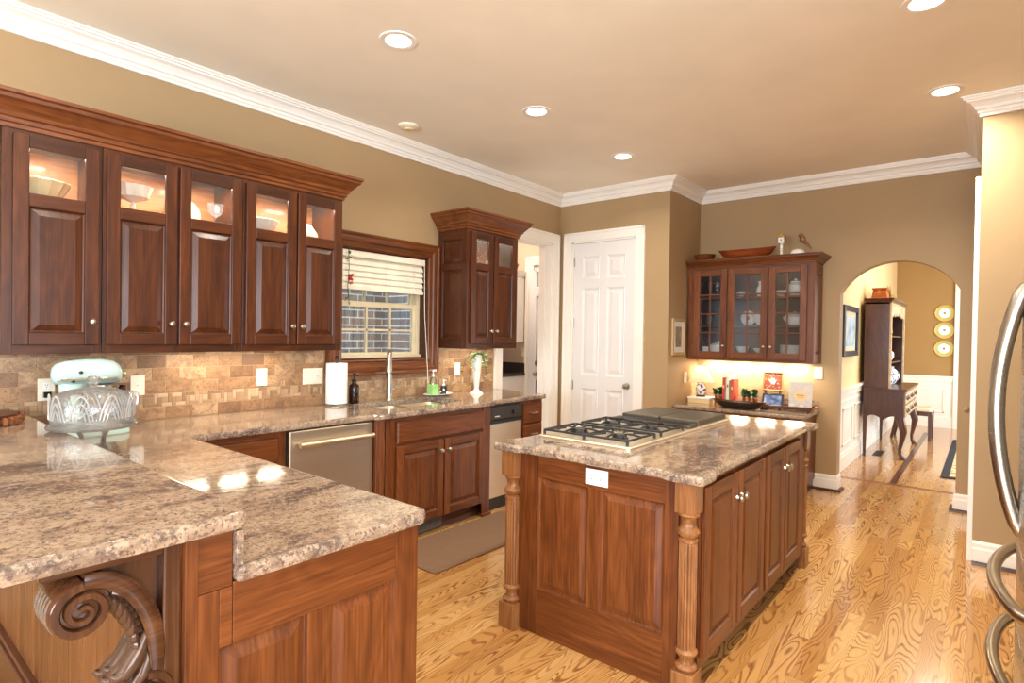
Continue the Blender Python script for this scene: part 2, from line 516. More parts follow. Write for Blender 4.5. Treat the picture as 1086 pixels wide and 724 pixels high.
# ---------------------------------------------------------------- setting
YA, XP, XB, CEIL = 3.80, 5.45, 6.24, 3.04
YS = 2.47          # side of the pantry closet
YH = 1.24          # left wall of the dining hall
XF = 12.10         # far wall of the dining hall

def build_floor():
    vs, fs, uv = [], [], []
    rnd = random.Random(3)
    y = -3.6; wd = 0.083
    while y < 6.0:
        x = -3.6 - rnd.random()
        while x < 12.3:
            L = rnd.uniform(0.7, 1.9)
            if y > YA + .1 and x < 4.3:
                x += L; continue
            b = len(vs)
            vs += [(x, y, 0), (x + L, y, 0), (x + L, y + wd, 0), (x, y + wd, 0)]
            fs.append((b, b + 1, b + 2, b + 3)); uv += [(0, 0), (L, 0), (L, wd), (0, wd)]
            x += L
        y += wd
    me = bpy.data.meshes.new('floor'); me.from_pydata(vs, [], fs); me.materials.append(M['floor'])
    l = me.uv_layers.new(name='uv')
    for i, q in enumerate(uv): l.data[i].uv = q
    o = bpy.data.objects.new('floor', me); COL.objects.link(o); struct(o, 'strip oak floor with strong cathedral grain', 'floor')
    m = MB().use(EW['x'])
    m.box(6.98, 11.3, 0.685, 0.745, 0.0, 0.0012)
    m.use(LW['y']).box(6.90, 6.98, -1.3, 1.2, 0.0, 0.0010)
    m.build('floor_inlay', o)
build_floor()

m = MB().use(M['ceil']); m.box(-3.6, XB + 0.15, -3.7, YA + .15, CEIL, CEIL + 0.1); m.box(4.4, XB + .15, YA + .15, 5.7, CEIL, CEIL + .1)
struct(m.build('ceiling'), 'warm white kitchen ceiling', 'ceiling')

# window wall
WX0, WX1, WZ0, WZ1 = 2.55, 3.42, 1.235, 2.10
DX0, DX1, DZ = 4.44, 5.30, 2.48
m = MB().use(M['wall'])
m.box(-3.6, WX0, YA, YA + .15, 0, CEIL); m.box(WX0, WX1, YA, YA + .15, 0, WZ0); m.box(WX0, WX1, YA, YA + .15, WZ1, CEIL)
m.box(WX1, DX0, YA, YA + .15, 0, CEIL); m.box(DX0, DX1, YA, YA + .15, DZ, CEIL); m.box(DX1, XP + .02, YA, YA + .15, 0, CEIL)
wall_left = struct(m.build('wall_left'), 'tan wall with the sink window', 'wall')

# travertine backsplash, each tile an island of one part
def backsplash():
    t = MB(); rnd = random.Random(5)
    def fill(x0, x1, z0, z1, off, hgt, wid, mat):
        t.use(mat)
        x = x0 - off
        while x < x1:
            a, b = max(x + .0015, x0), min(x + wid - .0015, x1)
            if b - a > .006: t.box(a, b, YA - .009 - rnd.random() * .0012, YA, z0 + .0015, z1 - .0015)
            x += wid
    def region(x0, x1, ztop):
        fill(x0, x1, .915, .990, .02, .075, .152, M['tile'])
        x = x0; z0, z1 = .990, 1.067; p = .077
        t.use(M['mosaic'])
        while x < x1 - .02:
            e = min(x + p, x1); cx, cz = (x + x + p) / 2, (z0 + z1) / 2; h = .017
            g = .0012
            for (a, b, c, d) in ((x, cx - h, z0, cz + h), (cx - h, x + p, z0, cz - h), (cx + h, x + p, cz - h, z1), (x, cx + h, cz + h, z1), (cx - h, cx + h, cz - h, cz + h)):
                b = min(b, x1)
                if b - a > .006: t.box(a + g, b - g, YA - .009 - rnd.random() * .0015, YA, c + g, d - g)
            x += p
        z = 1.067; k = 0
        while z < ztop - .01:
            fill(x0, x1, z, min(z + .077, ztop), .076 * (k % 2) + .02, .077, .152, M['tile']); z += .077; k += 1
    region(0.30, 2.41, 1.36); region(2.41, 3.56, 1.135); region(3.56, 4.30, 1.36)
    t.use(M['mortar']).box(0.30, 2.41, YA - .0065, YA, .90, 1.36).box(2.41, 3.56, YA - .0065, YA, .90, 1.135).box(3.56, 4.30, YA - .0065, YA, .90, 1.36)
    t.build('backsplash', wall_left, bevel=.0012, segs=1)
backsplash()

# pantry closet, arch wall, right-hand walls
PD0, PD1, PDZ = 2.835, 3.63, 2.50
m = MB().use(M['wall'])
m.box(XP, XP + .12, YS, PD0, 0, CEIL); m.box(XP, XP + .12, PD1, YA + .15, 0, CEIL); m.box(XP, XP + .12, PD0, PD1, PDZ, CEIL)
struct(m.build('wall_pantry'), 'tan wall around the pantry door', 'wall')
m = MB().use(M['wall']); m.box(XP + .12, XB + .15, YS, YS + .12, 0, CEIL)
struct(m.build('wall_pantry_side'), 'tan closet side wall beside the china cabinet', 'wall')

AY0, AY1 = 0.185, 1.09
def arch_wall():
    m = MB().use(M['wall'])
    m.box(XB, XB + .15, AY1, YS, 0, CEIL)
    m.box(XB, XB + .15, -.1, AY0, 0, CEIL)
    n = 28; zs, rise = 1.905, .275; yc, hw = (AY0 + AY1) / 2, (AY1 - AY0) / 2
    arc = []
    for k in range(n + 1):
        R_ = (hw * hw + rise * rise) / (2 * rise); y_ = -hw + 2 * hw * k / n
        arc.append((yc + y_, zs + rise - R_ + sqrt(R_ * R_ - y_ * y_)))
    poly = [(AY0, CEIL)] + arc + [(AY1, CEIL)]
    # strips keep the arch clean
    for k in range(n):
        (ya, za), (yb, zb) = arc[k], arc[k + 1]
        m.prism([(ya, za), (yb, zb), (yb, CEIL), (ya, CEIL)], 'x', XB, XB + .15)
    return m.build('wall_back')
struct(arch_wall(), 'tan wall with the arched opening', 'wall')

RX, RY = 4.85, 0.05
m = MB().use(M['wall'])
m.box(RX, RX + .12, -1.1, RY, 0, CEIL); m.box(RX + .12, XB, -.10, RY, 0, CEIL)
struct(m.build('wall_right'), 'tan wall right of the arch, behind the refrigerator', 'wall')
m = MB().use(M['wall'])
m.box(1.9, RX, -1.10, -.98, 0, CEIL); m.box(1.8, 1.92, -3.6, -.98, 0, CEIL)
m.box(-3.6, -2.5, -3.6, -3.5, 0, CEIL); m.box(1.3, 1.92, -3.6, -3.5, 0, CEIL); m.box(-2.5, 1.3, -3.6, -3.5, 0, .6); m.box(-2.5, 1.3, -3.6, -3.5, 2.5, CEIL)
m.box(-3.6, -3.5, -3.6, -1.2, 0, CEIL); m.box(-3.6, -3.5, 2.4, YA, 0, CEIL); m.box(-3.6, -3.5, -1.2, 2.4, 0, .6); m.box(-3.6, -3.5, -1.2, 2.4, 2.5, CEIL)
struct(m.build('wall_rear'), 'tan walls of the breakfast area behind the camera', 'wall')

# dining hall
m = MB().use(M['cream']); m.box(XB + .15, XF, YH, YH + .1, 0, CEIL)
struct(m.build('wall_hall_left'), 'cream hall wall behind the secretary desk', 'wall')
m = MB().use(M['gold']); m.box(XF, XF + .1, -1.7, YH + .1, 0, CEIL)
struct(m.build('wall_hall_far'), 'gold wall at the end of the hall', 'wall')
m = MB().use(M['cream']); m.box(XB + .15, 8.4, -1.7, -1.6, 0, CEIL); m.box(10.8, XF, -1.7, -1.6, 0, CEIL); m.box(8.4, 10.8, -1.7, -1.6, 0, .5); m.box(8.4, 10.8, -1.7, -1.6, 2.5, CEIL)
m.box(XB + .05, XB + .15, -1.7, -.1, 0, CEIL)
struct(m.build('wall_hall_right'), 'cream window wall of the dining hall', 'wall')
m = MB().use(M['ceil']); m.box(XB + .15, XF + .1, -1.7, YH + .1, CEIL, CEIL + .1)
struct(m.build('ceiling_hall'), 'dining hall ceiling', 'ceiling')

# laundry room
LX, LY = 6.20, 5.60
m = MB().use(M['peach']); m.box(LX, LX + .1, YA + .15, LY, 0, CEIL); m.box(4.4, LX + .1, LY, LY + .1, 0, CEIL); m.box(4.3, 4.4, YA + .15, LY, 0, CEIL)
m.box(XP + .02, LX, YA + .05, YA + .15, 0, CEIL)
struct(m.build('wall_laundry'), 'peach walls of the laundry room', 'wall')

# crown moulding
CR = [(0, 2.920), (.016, 2.920), (.016, 2.940), (.026, 2.940), (.028, 2.958), (.040, 2.962), (.046, 2.980), (.062, 2.998), (.084, 3.008), (.086, 3.018), (.100, 3.018), (.102, 3.030), (.114, 3.030), (.116, 3.04), (0, 3.04)]
m = MB().use(M['white'])
m.sweep(CR, [(-3.5, YA), (XP, YA), (XP, YS), (XB, YS), (XB, RY), (RX, RY), (RX, -.98)])
struct(m.build('trim_1'), 'white stepped crown moulding round the kitchen ceiling', 'trim')

# baseboards
BB = [(0, 0), (.016, 0), (.016, .10), (.012, .112), (.012, .135), (.006, .152), (0, .152)]
SH = [(0, 0), (.03, 0), (.026, .016), (.016, .022), (0, .022)]
def baseboard(name, path, label):
    m = MB().use(M['white']).sweep(BB, path); o = m.build(name)
    m = MB().use(W['x']).sweep([(p + .014, z) for p, z in SH], path); m.build('shoe_moulding', o)
    return struct(o, label, 'baseboard')
baseboard('baseboard_back', [(XB, 1.33), (XB, AY1), (XB + .15, AY1)], 'white baseboard left of the arch')
baseboard('baseboard_arch', [(XB + .15, AY0), (XB, AY0), (XB, RY)], 'white baseboard right of the arch')
baseboard('baseboard_right', [(RX, RY), (RX, -.98)], 'white baseboard beside the refrigerator')
baseboard('baseboard_pantry', [(XP, 2.735), (XP, YS), (XB, YS)], 'white baseboard of the pantry closet')

# wainscot of the hall
def wainscot(name, T, length, label, panels, h=.905):
    m = MB().use(M['white']); m.T = T
    m.box(0, length, 0, .012, 0, h)
    m.box(0, length, 0, .030, 0, .16); m.box(0, length, .0, .022, .16, .19)
    m.box(0, length, 0, .045, h - .02, h + .015); m.box(0, length, 0, .026, h - .085, h - .02); m.box(0, length, 0, .018, h - .16, h - .135)
    for a, b in panels:
        for (u0, u1, v0, v1) in ((a, b, .26, .28), (a, b, h - .24, h - .22), (a, a + .02, .26, h - .22), (b - .02, b, .26, h - .22)):
            m.box(u0, u1, .012, .024, v0, v1)
    return struct(m.build(name, bevel=.003), label, 'wainscot')
wainscot('trim_2', frame((XB + .15, YH, 0), (1, 0, 0), (0, -1, 0)), XF - XB - .15, 'white panelled wainscot along the hall wall', [(.15 + .75 * k, .15 + .75 * k + .6) for k in range(7)])
wainscot('trim_3', frame((XF, YH, 0), (0, -1, 0), (-1, 0, 0)), YH - .42, 'white panelled wainscot under the gold wall', [(.08, .18), (.26, .70)], h=.86)

# casing of the dining room far doorway (white upright at the arch's right)
m = MB().use(M['white']); m.box(XF - .03, XF, .30, .42, 0, 2.62); m.box(XF - .045, XF - .01, .395, .42, 0, 2.62)
m.box(XF - .02, XF, -1.6, .30, 0, .30)
struct(m.build('trim_4', bevel=.004), 'white door casing on the gold wall', 'trim')

# doors -------------------------------------------------------
def casing(T, u0, u1, v1, wd=.10, name='casing', parent=None):
    m = MB().use(M['white']); m.T = T
    for a, b, c, d in ((u0 - wd, u0, 0, v1 + wd), (u1, u1 + wd, 0, v1 + wd), (u0, u1, v1, v1 + wd)):
        m.box(a, b, 0, .018, c, d)
    m.box(u0 - wd - .004, u0 - wd + .022, 0, .028, 0, v1 + wd); m.box(u1 + wd - .022, u1 + wd + .004, 0, .028, 0, v1 + wd); m.box(u0 - wd, u1 + wd, 0, .028, v1 + wd - .022, v1 + wd + .004)
    return m.build(name, parent, bevel=.003)

def panel_rings(m, u0, u1, v0, v1, rings):
    n = len(rings); vs = []
    for ins, w_ in rings:
        vs += [(u0 + ins, w_, v0 + ins), (u1 - ins, w_, v0 + ins), (u1 - ins, w_, v1 - ins), (u0 + ins, w_, v1 - ins)]
    fs = []
    for k in range(n - 1):
        for i in range(4):
            j = (i + 1) % 4
            fs.append((k * 4 + i, k * 4 + j, k * 4 + 4 + j, k * 4 + 4 + i))
    fs.append(tuple((n - 1) * 4 + i for i in range(4)))
    return m.add(vs, fs)

def six_panel_door(T, u0, u1, v1, w0, name, parent, knob_u, hinge_u):
    t = .04
    m = MB().use(M['door_white']); m.T = T
    a, b = u0 + .115, u1 - .115; c0, c1 = (u0 + u1) / 2 - .05, (u0 + u1) / 2 + .05
    rows = [(.22, .87), (1.02, 1.98), (2.09, v1 - .15)]
    for x0, x1 in ((u0, a), (c0, c1), (b, u1)): m.box(x0, x1, w0 - t, w0, .012, v1)
    zz = [.012] + [q for r in rows for q in r] + [v1]
    for x0, x1 in ((a, c0), (c1, b)):
        for k in range(0, len(zz), 2): m.box(x0, x1, w0 - t, w0, zz[k], zz[k + 1])
        for r0, r1 in rows:
            panel_rings(m, x0, x1, r0, r1, [(0, w0), (.018, w0 - .014), (.03, w0 - .014), (.065, w0 - .003)])
    d = m.build(name, parent, bevel=.002)
    k = MB().use(M['nickel']); k.T = lambda u, w_, v: T(knob_u + u, w0 + w_, .93 + v)
    k.lathe([(.0, 0), (.033, 0), (.033, .006), (.012, .010), (.011, .032), (.026, .04), (.03, .052), (.024, .064), (0, .068)], axis='y', seg=18, cap=False)
    k.build('door_knob', d)
    for hz in (.90, 1.60, 2.28):
        h = MB().use(M['nickel']); h.T = T
        h.box(hinge_u - .012, hinge_u + .014, w0 - .002, w0 + .004, hz - .05, hz + .05)
        h.lathe([(.006, -.052), (.006, .052)], (hinge_u, w0 + .006, hz), 8)
        h.build('hinge', d)
    return d
FX = lambda x: frame((x, 0, 0), (0, 1, 0), (-1, 0, 0))      # faces the camera side (-X)
FY = lambda y: frame((0, y, 0), (1, 0, 0), (0, -1, 0))      # faces the right of the room (-Y)

door1 = bpy.data.objects.new('door_1', None); COL.objects.link(door1); door1.location = (XP, 3.23, 0)
struct(door1, 'white six-panel pantry door with nickel knob', 'door')
casing(FX(XP), PD0, PD1, PDZ, .10, 'casing', door1)
m = MB().use(M['white']); m.T = FX(XP)
m.box(PD0, PD0 + .016, -.12, 0, 0, PDZ); m.box(PD1 - .016, PD1, -.12, 0, 0, PDZ); m.box(PD0, PD1, -.12, 0, PDZ - .016, PDZ)
m.build('jamb', door1)
six_panel_door(FX(XP), PD0 + .018, PD1 - .018, PDZ - .02, -.012, 'door_leaf', door1, PD0 + .085, PD1 - .022)

# doorway to the laundry room
dw = bpy.data.objects.new('trim_5', None); COL.objects.link(dw); dw.location = (4.87, YA, 0)
struct(dw, 'white cased doorway between the sink counter and the pantry', 'trim')
casing(FY(YA), DX0, DX1, DZ, .112, 'casing', dw)
m = MB().use(M['white']); m.T = FY(YA)
m.box(DX0, DX0 + .02, -.17, 0.004, 0, DZ); m.box(DX1 - .02, DX1, -.17, 0.004, 0, DZ); m.box(DX0, DX1, -.17, 0.004, DZ - .02, DZ)
m.box(DX1 - .035, DX1 - .02, -.11, -.07, 0, DZ - .02)
m.build('jamb', dw, bevel=.002)

# laundry door
door2 = bpy.data.objects.new('door_2', None); COL.objects.link(door2); door2.location = (LX, 4.4, 0)
struct(door2, 'white laundry room door with deadbolt and hanging keys', 'door')
casing(FX(LX), 4.14, 4.82, 2.46, .05, 'casing', door2)
leaf = six_panel_door(FX(LX), 4.141, 4.819, 2.459, .014, 'door_leaf', door2, 4.66, 4.16)
k = MB().use(M['nickel']); k.T = lambda u, w_, v: FX(LX)(4.66 + u, .014 + w_, 1.08 + v)
k.lathe([(0, 0), (.032, 0), (.032, .012), (.02, .018), (0, .02)], axis='y', seg=16, cap=False); k.build('deadbolt', leaf)
k = MB().use(M['nickel']); k.T = lambda u, w_, v: FX(LX)(4.62 + u, .014 + w_, 2.40 + v)
k.box(-.12, .12, 0, .008, -.03, -.005)
for s in (-.09, 0, .09): k.tube([(s, .004, -.02), (s, .03, -.035), (s, .035, -.06), (s, .03, -.075), (s, .018, -.08)], .005, 6)
k.build('hook_rail', leaf)
k = MB().use(M['nickel']); k.T = lambda u, w_, v: FX(LX)(4.60 + u, .05 + w_, .86 + v)
k.tube([(.018 * cos(a * pi / 6), 0, .018 * sin(a * pi / 6)) for a in range(12)], .002, 5, True); k.box(-.02, .02, -.004, .004, -.08, -.02); k.box(-.03, -.005, -.006, -.003, -.07, -.015)
k.build('keys', leaf)

# side door seen edge-on, at the right end of the arch wall
door3 = bpy.data.objects.new('door_3', None); COL.objects.link(door3); door3.location = (5.4, RY, 0)
struct(door3, 'white side door seen edge-on beside the arch', 'door')
T3 = frame((0, RY, 0), (1, 0, 0), (0, 1, 0))
casing(T3, 4.99, 5.76, 2.44, .10, 'casing', door3)
six_panel_door(T3, 5.0, 5.75, 2.42, .008, 'door_leaf', door3, 5.66, 5.01)

# ---------------------------------------------------------------- window
win = bpy.data.objects.new('window_1', None); COL.objects.link(win); win.location = (2.98, YA, 1.2)
struct(win, 'sink window in a cherry casing', 'window')
def win_casing():
    prof = [(0, 0), (.024, 0), (.03, .01), (.022, .022), (.022, .05), (.03, .06), (.034, .078), (.028, .098), (.036, .112), (.036, .125), (0, .125)]
    m = MB()
    F = FY(YA); u0, u1, v0, v1 = WX0, WX1, WZ0, WZ1
    cor = [(u0, v0), (u1, v0), (u1, v1), (u0, v1)]; sg = [(-1, -1), (1, -1), (1, 1), (-1, 1)]
    for i in range(4):
        j = (i + 1) % 4
        m.use(WL['x'] if i % 2 == 0 else WL['z']); m.T = F
        n = len(prof)
        vs = [(cor[i][0] + sg[i][0] * d, w_, cor[i][1] + sg[i][1] * d) for w_, d in prof] + [(cor[j][0] + sg[j][0] * d, w_, cor[j][1] + sg[j][1] * d) for w_, d in prof]
        m.add(vs, [(k, k + 1, n + k + 1, n + k) for k in range(n - 1)] + [(n - 1, 0, n, 2 * n - 1)])
    m.use(W['z']).box(u0, u0 + .012, -.10, .002, v0, v1).box(u1 - .012, u1, -.10, .002, v0, v1)
    m.use(W['x']).box(u0, u1, -.10, .002, v1 - .012, v1).box(u0, u1, -.10, .01, v0 - .004, v0 + .012)
    m.build('casing', win)
win_casing()
def sash(name, y, z0, z1):
    m = MB().use(M['sash']); m.T = FY(y); a, b = WX0 + .034, WX1 - .034; e = .042
    m.box(a, a + e, -.03, 0, z0, z1); m.box(b - e, b, -.03, 0, z0, z1); m.box(a + e, b - e, -.03, 0, z0, z0 + e); m.box(a + e, b - e, -.03, 0, z1 - e, z1)
    s = m.build(name, win, bevel=.003)
    g = MB().use(M['sash']); g.T = FY(y)
    L = (b - a - 2 * e) / 3
    for k in (1, 2): g.box(a + e + L * k - .009, a + e + L * k + .009, -.024, -.004, z0 + e, z1 - e)
    g.box(a + e, b - e, -.024, -.004, (z0 + z1) / 2 - .009, (z0 + z1) / 2 + .009)
    g.build('muntins', s)
    p = MB().use(M['glass']); p.T = FY(y); p.box(a + e, b - e, -.016, -.013, z0 + e, z1 - e); p.build('glass_pane', s)
m = MB().use(M['sash']); m.T = FY(YA)
m.box(WX0, WX0 + .045, -.16, -.075, WZ0, WZ1).box(WX1 - .045, WX1, -.16, -.075, WZ0, WZ1).box(WX0, WX1, -.16, -.085, WZ1 - .03, WZ1).box(WX0, WX1, -.17, -.05, WZ0, WZ0 + .03)
m.build('window_frame', win, bevel=.003)
sash('lower_sash', 3.895, WZ0 + .012, 1.70); sash('upper_sash', 3.93, 1.665, WZ1 - .012)

# blind
bl = thing('window_blind', 'white wooden blind half raised over the sink window', 'blind', (2.985, 3.845, 2.05))
a, b = WX0 + .018, WX1 - .018
m = MB().use(M['blind']); m.prism([(3.80, 2.04), (3.812, 2.035), (3.815, 2.115), (3.80, 2.118)], 'x', a, b); m.box(a, b, 3.815, 3.865, 2.06, 2.088); m.build('valance', bl, bevel=.003)
for k in range(5):
    z = 2.035 - k * .046
    m = MB().use(M['blind']); m.prism([(3.818, z - .052), (3.823, z - .053), (3.835, z - .02), (3.848, z + .004), (3.843, z + .006), (3.829, z - .02)], 'x', a + .006, b - .006)
    m.build('slat', bl)
m = MB().use(M['blind']); m.box(a + .004, b - .004, 3.814, 3.85, 1.785, 1.815); m.build('bottom_rail', bl, bevel=.004)
for x in (a + .12, (a + b) / 2, b - .12): MB().use(M['blind']).tube([(x, 3.812, 2.04), (x, 3.811, 1.79)], .0018, 5).build('ladder_cord', bl)
cd = MB().use(M['blind']).tube([(b - .01, 3.80, 2.05), (b - .008, 3.79, 1.6), (b - .004, 3.75, 1.15), (b, 3.74, .99)], .0030, 6)
cd.lathe([(.002, .02), (.008, .012), (.013, -.03), (.011, -.045), (0, -.05)], (b, 3.74, .985), 10)
cd.build('pull_cord', bl)

# neighbouring brick wall outside
def brick_mat():
    t = NT('red_brick'); v = t.coords(); br = t.n('ShaderNodeTexBrick')
    mp = t.n('ShaderNodeMapping'); mp.inputs['Rotation'].default_value = (radians(90), 0, 0); t.l(v, mp.inputs[0]); t.l(mp.outputs[0], br.inputs['Vector'])
    br.inputs['Scale'].default_value = 1; br.inputs['Brick Width'].default_value = .22; br.inputs['Row Height'].default_value = .085; br.inputs['Mortar Size'].default_value = .007
    br.inputs['Color1'].default_value = srgb(136, 116, 104); br.inputs['Color2'].default_value = srgb(104, 106, 106); br.inputs['Mortar'].default_value = srgb(200, 206, 204)
    n = t.noise(t.coords(), 9, 3)
    return t.bsdf(t.mix(1.0, br.outputs[0], t.ramp(n, [(0.3, (0.8, 0.85, 0.9)), (0.7, (1.2, 1.15, 1.1))]), 'MULTIPLY'), .9)
m = MB().use(brick_mat()); m.box(-0.5, 4.3, 5.4, 5.55, -.3, 2.75); m.box(4.22, 4.295, YA + .155, 5.4, -.3, 2.9)
struct(m.build('wall_exterior'), 'brick wall of the neighbouring wing seen through the window', 'wall')
# ---------------------------------------------------------------- cabinet parts
def knob(T, u, w0, v, parent, r=.016):
    k = MB().use(M['nickel']); k.T = lambda a, w_, c: T(u + a, w0 + w_, v + c)
    k.lathe([(0, 0), (r * .62, 0), (r * .5, .006), (r * .45, .012), (r * .95, .018), (r, .024), (r * .75, .030), (0, .032)], axis='y', seg=14, cap=False)
    return k.build('knob', parent)

def cab_door(T, u0, u1, v0, v1, w0, parent, wd=WL, h='x', st=.058, glass=None, knob_at=None, name='door', grid=None, kr=.016, pane=None, panels=True):
    """frame-and-panel door; glass = height where the upper glass light begins"""
    t = .021; w1 = w0 + t
    m = MB(); m.T = T
    m.use(wd['z']); m.box(u0, u0 + st, w0, w1, v0, v1); m.box(u1 - st, u1, w0, w1, v0, v1)
    m.use(wd[h]); rails = [(v0, v0 + st), (v1 - st, v1)]
    if glass: rails.append((glass - .062, glass))
    for a, b in rails: m.box(u0 + st, u1 - st, w0, w1, a, b)
    m.use(wd['z'])
    if panels:
        ptop = glass - .062 if glass else v1 - st
        panel_rings(m, u0 + st, u1 - st, v0 + st, ptop, [(0, w1 - .004), (.004, w1 - .013), (.010, w1 - .013), (.038, w1 - .003)])
    if grid:
        nx, nz = grid; a, b, c, d = u0 + st, u1 - st, v0 + st, v1 - st; g = .007
        for k in range(1, nx): x = a + (b - a) * k / nx; m.use(wd['z']).box(x - g, x + g, w0 + .004, w1 - .002, c, d)
        for k in range(1, nz): z = c + (d - c) * k / nz; m.use(wd[h]).box(a, b, w0 + .005, w1 - .003, z - g, z + g)
    d = m.build(name, parent, bevel=.0035, segs=2)
    if glass or grid:
        p = MB().use(pane or M['seeded']); p.T = T
        p.box(u0 + st - .003, u1 - st + .003, w0 + .005, w0 + .008, (glass if glass else v0 + st) - .003, v1 - st + .003)
        p.build('glass_pane', d)
    if knob_at: knob(T, knob_at[0], w1, knob_at[1], d, kr)
    return d

def drawer(T, u0, u1, v0, v1, w0, parent, wd=WL, h='x', knob_at=None, name='drawer', pull=None):
    m = MB(); m.T = T; m.use(wd[h])
    t = .021
    vs_rings = [(0, w0), (0, w0 + t - .008), (.012, w0 + t)]
    panel_rings(m, u0, u1, v0, v1, vs_rings)
    d = m.build(name, parent, bevel=.0015)
    if knob_at: knob(T, knob_at[0], w0 + t, knob_at[1], d)
    if pull:
        k = MB().use(M['nickel']); k.T = T; u, v, L = pull
        k.tube([(u - L, w0 + t, v), (u - L, w0 + t + .022, v), (u - L * .6, w0 + t + .028, v), (u + L * .6, w0 + t + .028, v), (u + L, w0 + t + .022, v), (u + L, w0 + t, v)], .006, 8)
        k.build('handle', d)
    return d

CORN = [(0, 0), (.010, 0), (.012, .018), (.022, .022), (.024, .040), (.034, .046), (.040, .062), (.058, .082), (.074, .102), (.088, .112), (.090, .128), (.102, .134), (.102, .15), (0, .15)]

def puck_bar(name, label, x0, x1, y0, y1, z, n, parent_power, along='x', group=None):
    """slim under-cabinet fixture with glowing lenses and its own light"""
    t = thing(name, label, 'light', ((x0 + x1) / 2, (y0 + y1) / 2, z), group)
    m = MB().use(M['plate']).box(x0, x1, y0, y1, z - .014, z); m.build('housing', t, bevel=.003)
    for k in range(n):
        f0 = k / n + .12 / n; f1 = (k + 1) / n - .12 / n
        m = MB().use(M['puck'])
        if along == 'x': m.box(x0 + (x1 - x0) * f0, x0 + (x1 - x0) * f1, y0 + .012, y1 - .012, z - .018, z - .0135)
        else: m.box(x0 + .012, x1 - .012, y0 + (y1 - y0) * f0, y0 + (y1 - y0) * f1, z - .018, z - .0135)
        m.build('lens', t)
    sx, sy = (x1 - x0, y1 - y0)
    for k in range(n):
        c_ = (k + .5) / n - .5
        L_ = .6 / n
        a = area('under_cabinet_glow', (0, 0, 0), (0, 0, -1), sx * L_ if along == 'x' else .025, .025 if along == 'x' else sy * L_, parent_power / n, HOT)
        a.rotation_euler = (0, 0, 0); a.parent = t
        a.location = (sx * c_ if along == 'x' else 0, 0 if along == 'x' else sy * c_, -.022)
    return t

# ---------------------------------------------------------------- upper cabinets on the window wall
LINING = wood('cabinet_lining', 'x', (166, 106, 66), (186, 126, 82), (204, 148, 102), rough=.5)
UY, UZ0, UZ1 = 3.44, 1.325, 2.362
T = FY(UY)
def upper_cabinet(name, label, x0, x1, doors, group=None, side_panel=False):
    t = thing(name, label, 'cabinet', ((x0 + x1) / 2, (UY + YA) / 2, UZ0), group)
    m = MB().use(W['z'])
    m.box(x0, x0 + .018, UY, YA - .001, UZ0, UZ1); m.box(x1 - .018, x1, UY, YA - .001, UZ0, UZ1)
    m.use(W['x']); m.box(x0 + .018, x1 - .018, UY + .02, YA - .012, UZ0 + .02, UZ0 + .04); m.box(x0 + .018, x1 - .018, UY, YA - .012, UZ1 - .02, UZ1)
    m.use(LINING).box(x0 + .018, x1 - .018, YA - .014, YA - .002, UZ0 + .03, UZ1 - .02)
    m.build('body', t, bevel=.002)
    s = MB().use(GW).box(x0 + .019, x1 - .019, UY + .03, YA - .016, 2.040, 2.060); s.build('shelf', t)
    f = MB(); f.use(W['x']).box(x0, x1, UY - .001, UY + .019, UZ0, UZ0 + .046).box(x0, x1, UY - .001, UY + .019, 2.305, UZ1)
    f.use(W['z']).box(x0, x0 + .04, UY - .0015, UY + .02, UZ0, UZ1).box(x1 - .04, x1, UY - .0015, UY + .02, UZ0, UZ1)
    if len(doors) > 1:
        c = (doors[0][1] + doors[1][0]) / 2; f.box(c - .025, c + .025, UY - .0012, UY + .019, UZ0, UZ1)
    f.build('face_frame', t, bevel=.002)
    for (u0, u1, ks) in doors:
        cab_door(T, u0, u1, 1.367, 2.335, .003, t, wd=W, glass=2.07, knob_at=((u0 + .028) if ks < 0 else (u1 - .028), 1.482))
    if side_panel:
        F = frame((x0, 0, 0), (0, 1, 0), (-1, 0, 0)); mm = MB(); mm.T = F
        mm.use(W['z']).box(UY, UY + .055, 0, .012, UZ0, UZ1).box(YA - .055, YA - .001, 0, .012, UZ0, UZ1)
        mm.use(W['y']).box(UY + .055, YA - .055, 0, .012, UZ0, UZ0 + .09).box(UY + .055, YA - .055, 0, .012, 2.01, 2.07).box(UY + .055, YA - .055, 0, .012, 2.27, UZ1)
        mm.use(W['z'])
        panel_rings(mm, UY + .055, YA - .055, UZ0 + .09, 2.01, [(0, .010), (.004, .001), (.010, .001), (.035, .009)])
        panel_rings(mm, UY + .055, YA - .055, 2.07, 2.27, [(0, .010), (.004, .001), (.010, .001), (.035, .009)])
        mm.build('side_panel', t, bevel=.002)
    # glow of the little lamp inside the glass tops
    for (u0, u1, ks) in doors:
        lm = MB().use(M['nickel']).lathe([(.028, 0), (.03, -.006), (.022, -.010)], ((u0 + u1) / 2, UY + .10, UZ1 - .021), 16)
        lm.use(M['puck']).lathe([(.020, -.0101), (.0, -.0115)], ((u0 + u1) / 2, UY + .10, UZ1 - .021), 16, cap=False)
        L = lm.build('interior_lamp', t)
        a = area('cabinet_interior_glow', (0, 0, 0), (0, 0, -1), .14, .10, 3.8, WARM); a.parent = t
        a.location = Vector(((u0 + u1) / 2, UY + .10, UZ1 - .045)) - t.location
    return t
G1 = 'upper cabinets left of the window'
upper_cabinet('upper_cabinet', 'single-door cherry upper cabinet at the far left of the long run', .537, .922, [(.575, .905, 1)], G1)
upper_cabinet('upper_cabinet', 'two-door cherry upper cabinet in the middle of the long run', .924, 1.629, [(.938, 1.262, 1), (1.276, 1.616, -1)], G1)
upper_cabinet('upper_cabinet', 'two-door cherry upper cabinet touching the left of the window', 1.631, 2.315, [(1.643, 1.966, 1), (1.977, 2.300, -1)], G1)
